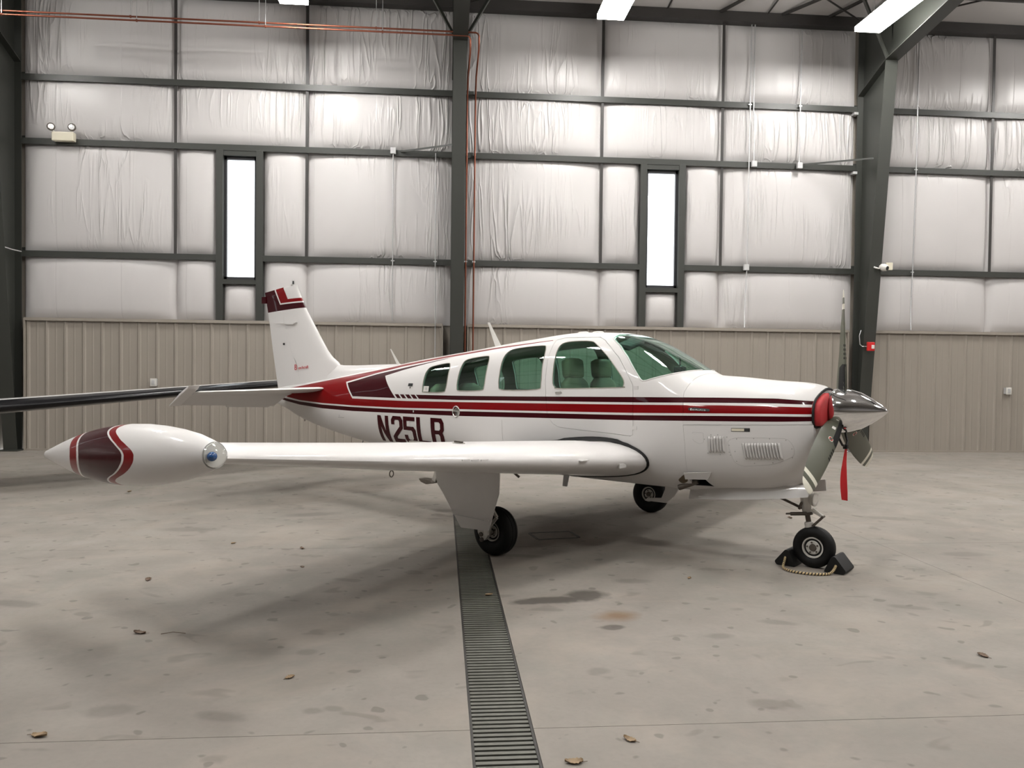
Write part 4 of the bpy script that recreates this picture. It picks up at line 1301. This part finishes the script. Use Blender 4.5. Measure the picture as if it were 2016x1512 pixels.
# antennas on the roof
def blade(name, base0, base1, tip, hw):
    (x0, z0), (x1, z1), (xt, zt_) = base0, base1, tip
    R = []
    for t in (0, .12, .3, .6, .9, 1.0):
        k = (1 - t) ** .8 if t < .12 else (.62 - .42 * t)
        a = x0 + (xt - x0) * t; L = (x1 - x0) * max(k, .12); zz = z0 + (zt_ - z0) * t; wv = hw * max(k, .2)
        R.append([(a + L, 0, zz), (a + L * .7, wv, zz), (a, wv * .5, zz), (a, -wv * .5, zz), (a + L * .7, -wv, zz)])
    return B().loft(R).obj(name, PLASTW, plane, 50)


blade('blade_antenna', (-1.21, 1.905), (-1.05, 1.93), (-1.345, 2.218), .014)
blade('blade_antenna', (-2.83, 1.715), (-2.73, 1.73), (-2.962, 1.921), .008)
for x in (.02, .20):
    B().lathe([(0, .062), (.012, .060), (.020, .045), (.023, 0)], (x, -.08, sec(x)[0] - .010), (-.05, 0, 1), 20).obj('roof_puck_antenna', PLASTW, plane, 50)
B().prism([(.0, .0), (.07, 0), (.035, -.15), (-.015, -.15)], lambda u, v, s: (.03 + u, -.42 + .016 * s, .665 + v)).obj('belly_blade_antenna', GBOX, plane, bevel=.003)
B().prism([(.95, .62), (1.13, .62), (1.06, .485), (.965, .400), (.727, .398), (.755, .427), (.912, .444), (.950, .535)], lambda u, v, s: (u, .01 - .022 * s, v)).obj('bent_belly_antenna', DOORP, plane, bevel=.003)
# boarding step under the trailing edge
B().bar((-1.62, -.50, .60), (-1.70, -.50, .40), .018, .05, (1, 0, 0)).obj('boarding_step', ALU, plane)
B().prism(round_poly([(-1.88, .43), (-1.70, .42), (-1.66, .39), (-1.76, .372), (-1.85, .395)], .02), lambda u, v, s: (u, -.44 - .12 * s, v)).obj('boarding_step', DIRTY, plane, 40)

# ---- engine front: spinner, blades
HUB = Vector((2.605, 0, 1.352))
B().lathe([(-.074, .0), (-.072, .172), (-.066, .184), (-.03, .188), (.0, .187), (.06, .181), (.145, .153), (.23, .105), (.305, .052), (.335, .026), (.35, .011), (.355, 0)], (2.612, 0, 1.374), (1, 0, .022), 40).obj('spinner', CHROME, plane, 60)
BR = 1.045
stn = [(.10, .10, 62, .36), (.16, .125, 55, .26), (.25, .160, 45, .165), (.36, .190, 36, .12), (.5, .206, 29, .09), (.65, .208, 26, .075), (.8, .196, 21.5, .065), (.9, .176, 19.3, .06), (.96, .150, 18.3, .055), (.99, .11, 17.8, .05), (1.0, .05, 17.5, .05)]
for i in range(3):
    a = .048 + i * 2 * PI / 3
    rad = Vector((0, -math.sin(a), math.cos(a)))                  # spanwise, +right = -y
    tan = Vector((0, -math.cos(a), -math.sin(a)))                 # direction of turning
    fwd_ = Vector((1, 0, 0))

    def bpt(R_, u, top, out=0.0):
        for p, q in zip(stn[:-1], stn[1:]):
            if R_ <= q[0]: break
        t = (R_ - p[0]) / (q[0] - p[0]); ch, be, th_ = (p[k] + (q[k] - p[k]) * t for k in (1, 2, 3))
        be = math.radians(be); a_, b_ = naca(u, th_, .03, .4)
        h_ = (a_ if top else b_) * ch + (out if top else -out)
        cx = (.38 - u) * ch
        return HUB + rad * (R_ * BR) + (tan * math.cos(be) + fwd_ * math.sin(be)) * cx + (fwd_ * math.cos(be) - tan * math.sin(be)) * h_

    uu_ = [(1 - math.cos(PI * k / 10)) / 2 for k in range(11)]
    rs = [.10, .13, .16, .2, .25, .3, .36, .43, .5, .58, .65, .73, .80, .842, .885, .935, .965, .985, .995, 1.0]
    bl = B(); ring = []
    for R_ in rs: ring.append([bpt(R_, u, True) for u in uu_[::-1]] + [bpt(R_, u, False) for u in uu_[1:-1]])
    n = len(ring[0])
    for j in range(len(rs) - 1):
        m_ = (rs[j] + rs[j + 1]) / 2
        bl.cur = 1 if (.842 < m_ < .885 or m_ > .935) else 0
        bl.loft([ring[j], ring[j + 1]], caps=False)
    bl.cur = 1
    bl.add(ring[-1], [tuple(range(n))])
    bo = bl.obj('propeller_blade', [OLIVE, CREAMP], plane, 40)
    bt = B(); V = []; F = []; us = [(.34, True), (.16, True), (.05, True), (0, True), (.05, False), (.35, False), (.75, False)]
    for j in range(9):
        R_ = .13 + .27 * j / 8
        k = 1 if j < 8 else .45
        V += [bpt(R_, u * k, tp, .002) for u, tp in us]
    F = [(7 * j + k, 7 * j + k + 1, 7 * j + k + 8, 7 * j + k + 7) for j in range(8) for k in range(6)]
    bt.add(V, F).obj('deice_boot', BLACK, bo, 50)
    for j in range(4):
        V = []
        for R_ in (.44 + j * .034, .458 + j * .034): V += [bpt(R_, u, tp, .0015) for u, tp in ((.16, True), (.05, True), (0, True), (.05, False), (.16, False))]
        B().add(V, [(k, k + 1, k + 6, k + 5) for k in range(4)]).obj('boot_mark', BLACK, bo, 50)
    B().lathe([(-.03, .055), (.02, .06), (.05, .05)], HUB + rad * .12, rad, 18).obj('blade_cuff', BLACK, bo, 50)
    for top in (True,):
        ov = [(.42 + .13 * math.cos(2 * PI * k / 16), .375 + .024 * math.sin(2 * PI * k / 16)) for k in range(16)]
        B().add([bpt(R_, u, top, .002) for u, R_ in ov], [tuple(range(16))]).obj('oval_emblem', CREAMP, bo)
        ov = [(.42 + .10 * math.cos(2 * PI * k / 16), .375 + .019 * math.sin(2 * PI * k / 16)) for k in range(16)]
        B().add([bpt(R_, u, top, .003) for u, R_ in ov], [tuple(range(16))]).obj('oval_emblem', REDL, bo)
        B().add([bpt(.375 + d * .019 + e * .005, .42 + d * .03 + e * .05, top, .004) for d, e in ((-1, -1), (-1, 1), (1, 1), (1, -1))], [(0, 1, 2, 3)]).obj('oval_emblem', OLIVE, bo)
    B().add([bpt(R_, u, True, .002) for u, R_ in ((.40, .225), (.60, .225), (.60, .255), (.40, .255))], [(0, 1, 2, 3)]).obj('serial_sticker', PLASTW, bo)

# dark inlet rims round the openings
for s in (1, -1):
    pts = [(2.482, -s * r, z) for r, z in ((.20, 1.238), (.30, 1.236), (.355, 1.248), (.380, 1.29), (.384, 1.38), (.366, 1.435), (.32, 1.472), (.25, 1.502), (.16, 1.530), (.06, 1.552), (.0, 1.556))]
    B().tube(pts, .011, 6).obj('inlet_rim', BLACK, plane, 50)
B().lathe([(0, .150), (.062, .150), (.064, .12)], (2.477, 0, 1.372), (1, 0, .02), 28).obj('spinner_backing_ring', GLARE, plane, 50)

# exhaust and cowl flaps
for s in (1, -1):
    B().tube([(1.46, -s * .36, .70), (1.38, -s * .375, .665), (1.285, -s * .38, .625)], .026, 12).obj('exhaust_stack', DIRTY, plane, 50)
    A4 = [(1.64, .478, .805), (1.405, .535, .785), (1.405, .505, .725), (1.60, .455, .735)]
    B().add([(x, -s * r, z) for x, r, z in A4] + [(x, -s * (r - .008), z + .002) for x, r, z in A4], [(0, 1, 2, 3), (7, 6, 5, 4), (0, 4, 5, 1), (1, 5, 6, 2), (2, 6, 7, 3), (3, 7, 4, 0)]).obj('cowl_flap', WP, plane)
def belly_patch(P, mat, nm, off):
    me = skin_patch([P], lambda u, v: (u, v), off, 3); me.materials.append(mat)
    o = bpy.data.objects.new(nm, me); COL.objects.link(o); o.parent = plane
belly_patch(round_poly([(1.30, .70), (1.395, .775), (1.405, .70), (1.33, .665)], .03), SOOT, 'exhaust_soot_plate', .0025)

# ---- landing gear
def wheel(parent, c, R, w_, rim, side, rm=None):
    """axis along y; side = -1: show face towards the right wing"""
    h = w_ / 2
    prof = [(-h * .55, rim), (-h * .8, rim + .012), (-h, rim + (R - rim) * .45), (-h * .93, R - .03), (-h * .72, R - .010), (-h * .5, R - .002), (-h * .34, R), (-h * .32, R - .007), (-h * .27, R - .007), (-h * .25, R), (h * .25, R), (h * .27, R - .007), (h * .32, R - .007), (h * .34, R), (h * .5, R - .002), (h * .72, R - .010), (h * .93, R - .03), (h, rim + (R - rim) * .45), (h * .8, rim + .012), (h * .55, rim)]
    t = B().lathe(prof, c, (0, 1, 0), 44).obj('tire', TYRE, parent, 50)
    B().lathe([(-h * .62, rim * .35), (-h * .66, rim * .62), (-h * .50, rim * .72), (-h * .55, rim * .86), (-h * .72, rim * .92), (-h * .74, rim * 1.03), (-h * .55, rim * 1.03), (h * .55, rim * 1.03), (h * .74, rim * 1.03), (h * .72, rim * .92), (h * .5, rim * .8), (h * .62, rim * .35)], c, (0, 1, 0), 32).obj('wheel_rim', rm or OLEO, parent, 40)
    B().lathe([(-h * .80, .0), (-h * .78, rim * .33), (-h * .5, rim * .36), (h * .5, rim * .36), (h * .78, rim * .33), (h * .8, 0)], c, (0, 1, 0), 20).obj('hub_cap', DIRTY, parent, 40)
    for k in range(5):
        a = 2 * PI * k / 5 + .5
        p = Vector(c) + Vector((math.cos(a) * rim * .52, -h * .66, math.sin(a) * rim * .52))
        B().lathe([(0, rim * .085), (.012, rim * .085)], p, (0, -1, 0), 6).obj('wheel_bolt', DIRTY, parent)
    return t


# nose gear
ng = B().tube([(2.285, 0, .86), (2.30, 0, .66), (2.322, 0, .468)], .04, 14, radii=[.050, .048, .038]).obj('nose_gear', OLEO, plane, 50)
wheel(ng, (2.39, 0, .178), .178, .125, .088, -1)
B().tube([(2.322, 0, .475), (2.350, .0, .33)], .022, 12).obj('oleo_piston', DIRTY, ng, 50)
B().lathe([(-.012, .048), (.012, .048)], (2.323, 0, .462), (.15, 0, -1), 16).obj('strut_collar', DIRTY, ng, 40)
B().lathe([(0, .030), (.01, .038), (.055, .036), (.09, .03)], (2.338, 0, .392), (.16, 0, -1), 14).obj('axle_block', OLEO, ng, 40)
B().tube([(2.355, .0, .315), (2.362, .05, .30), (2.375, .088, .26), (2.39, .088, .178), (2.39, .04, .178)], .018, 10).obj('fork_leg', OLEO, ng, 50)
for s in (-1, 1):
    B().bar((2.362, s * .022, .500), (2.458, s * .008, .450), .012, .022).obj('torque_link', OLEO, ng)
    B().bar((2.458, s * .008, .446), (2.375, s * .02, .358), .010, .018).obj('torque_link', DIRTY, ng)
B().lathe([(-.03, .010), (.03, .010)], (2.460, 0, .448), (0, 1, 0), 10).obj('torque_pin', DIRTY, ng, 40)
B().tube([(2.335, -.05, .468), (2.20, -.06, .452)], .016, 10).obj('shimmy_damper', DIRTY, ng, 50)
B().tube([(2.20, -.06, .452), (2.16, -.06, .448)], .008, 8).obj('shimmy_rod', DIRTY, ng, 50)
B().tube([(2.29, 0, .50), (2.15, 0, .55), (1.93, 0, .63)], .012, 8).obj('drag_brace', DIRTY, ng, 50)
B().tube([(2.29, -.05, .56), (2.27, -.05, .50)], .012, 8).obj('steering_rod', DIRTY, ng, 50)
lt = B().lathe([(-.05, .02), (-.03, .045), (.0, .058), (.012, .058), (.014, .052), (.006, .0)], (2.385, -.005, .590), (.95, -.12, -.05), 22).obj('taxi_light', OLEO, ng, 50)
B().lathe([(.006, .05), (.012, .046), (.016, 0)], (2.385, -.005, .590), (.95, -.12, -.05), 20).obj('taxi_light_lens', SILV, ng, 50)
B().bar((2.32, -.01, .545), (2.37, -.01, .575), .02, .05).obj('light_bracket', OLEO, ng)
for s in (1, -1):
    R = []
    for k in range(9):
        t = k / 8; x = 1.32 + 1.09 * t; zt_ = .612 + .085 * t + .05 * t * t; zb_ = .512 + .075 * t + .055 * t * t
        yo = .245 + .015 * math.sin(PI * t)
        R.append([(x, -s * (yo - .030), zt_), (x, -s * (yo - .008), (zt_ + zb_) / 2), (x - .0, -s * (yo + .006), zb_), (x, -s * (yo - .006), zb_), (x, -s * (yo - .020), (zt_ + zb_) / 2), (x, -s * (yo - .042), zt_)])
    nd = B().loft(R).obj('nose_gear_door', DOORP, plane, 40)
    B().bar((1.42, -s * .252, .545), (1.62, -s * .256, .552), .006, .012).obj('door_stiffener', DOORP, nd)
    B().bar((2.02, -s * .195, .715), (2.02, -s * .215, .66), .012, .02).obj('door_hinge', DIRTY, nd)

# main gear
for s in (1, -1):
    mg = B().tube([(-.03, -s * 1.60, .86), (-.02, -s * 1.585, .55), (-.01, -s * 1.575, .30)], .04, 14, radii=[.045, .042, .036]).obj('main_gear', OLEO, plane, 50)
    wheel(mg, (0, -s * 1.455, .219), .219, .165, .085, -1)
    B().tube([(0, -s * 1.60, .219), (0, -s * 1.40, .219)], .022, 10).obj('axle', ALU, mg, 50)
    B().tube([(-.01, -s * 1.578, .33), (0, -s * 1.575, .20)], .030, 12).obj('strut_piston', ALU, mg, 50)
    B().prism(round_poly([(-.09, .30), (-.02, .315), (.03, .27), (.02, .19), (-.03, .14), (-.07, .17), (-.10, .22)], .02), lambda u, v, q, s=s: (u, -s * (1.55 + .045 * q), v)).obj('brake_caliper', OLEO, mg, 40)
    for (u, v) in ((-.055, .20), (-.04, .27), (-.045, .155)):
        B().lathe([(0, .022), (.012, .02), (.014, 0)], (u, -s * 1.595, v), (0, -s, 0), 12).obj('caliper_bolt', DIRTY, mg, 40)
    for z0, z1 in ((.46, .37), (.37, .28)):
        B().bar((.04, -s * 1.575, z0), (.11 if z0 > .4 else .11, -s * 1.575, z1), .02, .025).obj('torque_link', OLEO, mg) if z0 > .4 else B().bar((.11, -s * 1.575, .37), (.03, -s * 1.575, .28), .02, .025).obj('torque_link', OLEO, mg)
    dp = [(-.565, .735), (-.44, .80), (.16, .86), (.205, .80), (.205, .74), (.197, .604), (.165, .52), (.075, .255), (-.255, .243), (-.47, .54), (-.54, .62)]
    dr = B().prism(round_poly(dp, .012, 2), lambda u, v, q, s=s: (u, -s * (1.635 + .012 * q + .02 * math.sin((v - .24) * 2.2)), v)).obj('main_gear_door', DOORP, plane, 30)
    B().bar((-.33, -s * 1.672, .362), (.10, -s * 1.672, .348), .004, .006).obj('door_crease', GBOX, dr)
    B().bar((.05, -s * 1.675, .356), (.10, -s * 1.675, .355), .006, .014).obj('door_clip', DOORP, dr)
    for k in range(5):
        B().bar((-.30 + k * .1, -s * 1.45, .80), (-.26 + k * .1, -s * 1.50, .845), .015, .03).obj('well_bracket', DIRTY, mg)
    B().bar((.20, -s * 1.55, .83), (.30, -s * 1.50, .74), .012, .02).obj('uplock_link', DIRTY, mg)

# ------------------------------------------------------------------ inlet cover with streamer (separate from the airplane)
MWP = Matrix.Translation(plane.location) @ Matrix.Rotation(-.7553, 4, 'Z')
cov = empty('engine_inlet_cover', plane.location, -.7553)
tag(cov, 'red padded engine inlet plugs joined by a black strap with a hanging red streamer', 'engine cover')
for s in (1, -1):
    P = round_poly([(.10, 1.527), (.25, 1.490), (.340, 1.442), (.370, 1.38), (.370, 1.30), (.352, 1.260), (.30, 1.248), (.10, 1.252)], .022, 3)
    rings = [[(xx, -s * (.27 + (u - .27) * k), 1.365 + (v - 1.365) * k) for u, v in P] for xx, k in ((2.462, 1), (2.510, 1.0), (2.524, .97), (2.531, .9), (2.535, .75), (2.536, .4))]
    B().loft(rings).obj('inlet_plug', REDF, cov, 50)
B().tube([(2.50, -.24, 1.262), (2.56, -.20, 1.22), (2.615, -.16, 1.17), (2.63, -.08, 1.09), (2.635, .0, 1.065), (2.63, .07, 1.11), (2.57, .17, 1.22), (2.50, .24, 1.262)], .010, 8).obj('strap', BLACK, cov, 50)
V = []
for k in range(15):
    t = k / 14; z = 1.075 - .46 * t; hw = .012 + .028 * min(1, t * 2.2); tw = .9 * (1 - t) + .45 * math.sin(t * 4)
    cx, cy = 2.645 - .015 * math.sin(t * 3), -.005 - .02 * t
    for sg in (-1, 1): V.append((cx + sg * hw * math.cos(tw) * .7, cy + sg * hw * math.sin(tw) * .7, z))
st_ = B().add(V, [(2 * k, 2 * k + 1, 2 * k + 3, 2 * k + 2) for k in range(14)])
so = st_.obj('streamer', REDR, cov, 60)
md = so.modifiers.new('thickness', 'SOLIDIFY'); md.thickness = .003
B().box((2.62, -.03, 1.05), (2.655, .02, 1.085)).obj('strap_buckle', BLACK, cov, bevel=.006)

# ------------------------------------------------------------------ wheel chocks with rope at the nose wheel
ch = empty('wheel_chocks', MWP @ Vector((2.39, 0, 0)), -.7553)
tag(ch, 'pair of black rubber wheel chocks joined by a striped rope around the nose wheel', 'wheel chocks')
for s in (-1, 1):
    P = [(s * .12, .004), (s * .285, .0), (s * .305, .03), (s * .21, .145), (s * .180, .137)]
    B().prism(round_poly(P, .012, 2), lambda u, v, q: (u, -.12 + .24 * q, v)).obj('chock', BLACK, ch, 35)
pts = []
rp = [(-.21, -.115, .075), (-.20, -.16, .055), (-.19, -.22, .018), (-.15, -.275, .011), (-.07, -.315, .011), (.03, -.31, .011), (.12, -.275, .011), (.19, -.21, .014), (.215, -.165, .04), (.22, -.118, .07)]
for i in range(len(rp) - 1):
    p0, p1, p2, p3 = (Vector(rp[max(0, i - 1)]), Vector(rp[i]), Vector(rp[i + 1]), Vector(rp[min(len(rp) - 1, i + 2)]))
    for k in range(7):
        t = k / 7; pts.append(.5 * ((2 * p1) + (p2 - p0) * t + (2 * p0 - 5 * p1 + 4 * p2 - p3) * t * t + (3 * p1 - p0 - 3 * p2 + p3) * t ** 3))
pts.append(Vector(rp[-1]))
rb = B().tube(pts, .011, 10); ro = rb.obj('rope', ROPE, ch, 60, weld=False)
uvl = ro.data.uv_layers.new(name='UVMap')
for poly in ro.data.polygons:
    ids = [ro.data.loops[li].vertex_index for li in poly.loop_indices]
    wrap = len(ids) == 4 and {i % 10 for i in ids} >= {0, 9}
    for li, vi in zip(poly.loop_indices, ids):
        a = (vi % 10) / 10
        if wrap and vi % 10 == 0: a = 1.0
        uvl.data[li].uv = (a, (vi // 10) / (len(pts) - 1))

# ------------------------------------------------------------------ second airplane, mostly outside the frame: its wing shows
fa_ = empty('parked_airplane', (-9.0, 8.12, 0), math.atan2(-.76, .65))
tag(fa_, 'white low-wing airplane with a black wing leading edge parked by the wall', 'airplane')
inv = (Matrix.Translation(fa_.location) @ Matrix.Rotation(fa_.rotation_euler.z, 4, 'Z')).inverted()
P0, P1 = Vector((-8.6, 8.46, .85)), Vector((-2.10, 14.02, 1.425))


def oring(P, chd, th_, side):
    R = []
    d = Vector((-.65, .76, 0))
    for u, tp in [(u, True) for u in US[::-1]] + [(u, False) for u in US[1:-1]]:
        a, b_ = naca(u, th_, .015, .35)
        q = P + d * (u * chd) + Vector((0, 0, (a if tp else b_) * chd - u * chd * .06))
        q = inv @ q
        if side < 0: q = Vector((q.x, -q.y, q.z))
        R.append(tuple(q))
    return R


for side in (1, -1):
    rg = [oring(P0 + (P1 - P0) * t, 1.75 - .7 * t, .155 - .035 * t, side) for t in (-.06, .2, .4, .6, .8, .92)]
    tip = P1
    rg.append(oring(P1 - (P1 - P0) * .03 + Vector((-.04, .05, 0)), .95, .11, side)); rg.append(oring(P1 + Vector((-.15, .25, .02)), .6, .07, side))
    owg = B().loft(rg).obj('wing', WHITE2, fa_, 50)
    bt = B(); rgs = []
    for t in (.02, .2, .4, .6, .8, .97):
        P = P0 + (P1 - P0) * t; d = Vector((-.65, .76, 0)); chd = 1.75 - .7 * t; th_ = .155 - .035 * t; R = []
        for u, tp in ((.13, True), (.05, True), (.012, True), (.003, True), (0, True), (.003, False), (.012, False), (.04, False), (.10, False), (.2, False), (.32, False)):
            a, b_ = naca(u, th_, .015, .35)
            q = inv @ (P + d * (u * chd - .003) + Vector((0, 0, (a if tp else b_) * chd - u * chd * .06 + (.003 if tp else -.003))))
            R.append((q.x, side * q.y, q.z))
        rgs.append(R)
    bt.loft(rgs, caps=False, closed=False).obj('deice_boot', BOOT, owg, 60)
    B().tube([(.0, side * 1.7, .95), (.02, side * 1.7, .25)], .04, 10).obj('gear_leg', OLEO, fa_, 50)
    gw = empty('wheel', (0, 0, 0), 0, fa_)
    wheel(gw, (.02, side * 1.62, .21), .21, .16, .085, -1)
rg = []
for x, w_, zb_, zt_ in ((2.6, .10, 1.1, 1.3), (2.4, .38, .85, 1.5), (1.6, .52, .72, 1.6), (1.0, .58, .70, 1.7), (.2, .6, .70, 2.1), (-.8, .58, .74, 2.1), (-2.2, .42, .85, 1.75), (-4.0, .2, 1.05, 1.5), (-5.0, .05, 1.2, 1.4)):
    rg.append([(x, w_ * math.copysign(abs(math.cos(a)) ** .8, math.cos(a)), (zb_ + zt_) / 2 + (zt_ - zb_) / 2 * math.copysign(abs(math.sin(a)) ** .8, math.sin(a))) for a in [2 * PI * (k + .5) / 28 for k in range(28)]])
B().loft(rg).obj('fuselage', WHITE2, fa_, 50)
B().loft([[(-4.1 - .6 * t, .05 * (1 - t * .6), 1.4 + 1.2 * t), (-5.1 - .25 * t, 0, 1.4 + 1.2 * t), (-4.1 - .6 * t, -.05 * (1 - t * .6), 1.4 + 1.2 * t)] for t in (0, 1)]).obj('vertical_fin', WHITE2, fa_, 50)
B().loft([[(-4.2 - .2 * abs(t), 1.7 * t, 1.42), (-4.5, 1.7 * t, 1.45), (-4.95, 1.7 * t, 1.40), (-4.5, 1.7 * t, 1.38)] for t in (-1, 0, 1)]).obj('tailplane', WHITE2, fa_, 50)
nw = empty('nose_wheel', (0, 0, 0), 0, fa_)
wheel(nw, (2.1, 0, .18), .18, .12, .08, -1)
B().tube([(2.1, 0, .2), (2.05, .09, .3), (2.0, 0, .8)], .035, 10).obj('nose_leg', OLEO, fa_, 50)

# ------------------------------------------------------------------ dead leaves and scraps on the floor
def leaf(x, y, L, seed, mat, label, curl=.35):
    rnd = random.Random(seed); V = []; F = []; nu, nv = 6, 10
    lob = [rnd.uniform(.75, 1.25) for _ in range(nv + 1)]
    ang = rnd.uniform(0, 6.28)
    for j in range(nv + 1):
        v = j / nv; wv = .36 * math.sin(PI * (v * .92 + .05)) ** .8 * (lob[j] if j % 2 else .7)
        for i in range(nu + 1):
            u = -1 + 2 * i / nu
            z = .003 + curl * L * (abs(u) ** 1.6 * .35 + .25 * (v - .4) ** 2 * 2) * (1 + .3 * math.sin(5 * v + seed)) + .01 * L * math.sin(9 * u + 7 * v)
            px, py = (v - .5) * L, u * wv * L
            V.append((px * math.cos(ang) - py * math.sin(ang), px * math.sin(ang) + py * math.cos(ang), z))
    F = [(j * (nu + 1) + i, j * (nu + 1) + i + 1, (j + 1) * (nu + 1) + i + 1, (j + 1) * (nu + 1) + i) for j in range(nv) for i in range(nu)]
    zm = min(v[2] for v in V); V = [(a, b_, c - zm + .001) for a, b_, c in V]
    o = B().add(V, F).obj('dry_leaf', mat, None, 80, loc=(x, y, 0))
    sd_ = o.modifiers.new('thickness', 'SOLIDIFY'); sd_.thickness = .0012
    ex, ey = -.5 * L, 0
    B().tube([(ex * math.cos(ang), ex * math.sin(ang), .006), (ex * 1.5 * math.cos(ang + .1), ex * 1.5 * math.sin(ang + .1), .004)], .0012, 5).obj('stem', LEAFB, o)
    return tag(o, label, 'leaf', 'dry leaves on the hangar floor')


for i, (x, y, L, m_, lb) in enumerate((
        (-1.89, 5.30, .085, LEAFB, 'largest dark brown curled leaf near the wing shadow on concrete'),
        (-2.29, 6.60, .075, LEAFB, 'pale brown leaf lying between the wing tip tank and the dark curled leaf'),
        (-.81, 4.50, .06, LEAFA, 'tan leaf on pale concrete between the wing shadow and a floor joint'),
        (-1.156, 6.96, .05, LEAFB, 'nearly black curled leaf between main wheel and tip tank'),
        (.372, 6.05, .07, LEAFA, 'tan leaf lying on the drain grate'),
        (.589, 3.455, .085, LEAFA, 'pale tan leaf close against the trench drain edge'),
        (.881, 3.65, .07, LEAFA, 'thin tan leaf sliver beside the floor joint, a step from the drain'),
        (-1.82, 3.86, .085, LEAFA, 'thin tan leaf lying along a floor joint far from the drain'),
        (3.273, 4.605, .075, LEAFB, 'brown leaf alone on bare concrete beyond the wheel chocks'),
        (-1.96, 7.91, .06, LEAFA, 'tan leaf scrap behind a floor joint between tip tank and main wheel'),
        (-4.10, 11.13, .08, LEAFA, 'tan leaf scrap below the wing tip tank towards the wall'),
        (4.03, 9.04, .075, LEAFB, 'brown leaf behind the nose wheel towards the wall'),
        (-1.276, 7.67, .06, LEAFB, 'dark leaf scrap on the joint close to the main wheel'),
        (2.035, 6.456, .05, LEAFA, 'small pale leaf scrap between the oil stain and nose wheel'))):
    leaf(x, y, L * .95, i + 3, m_, lb)
tw = B().tube([(-1.75, 5.27, .004), (-1.68, 5.285, .010), (-1.60, 5.275, .004)], .002, 5).obj('dry_twig', LEAFB)
tag(tw, 'thin dry twig beside the dark curled leaf', 'twig')
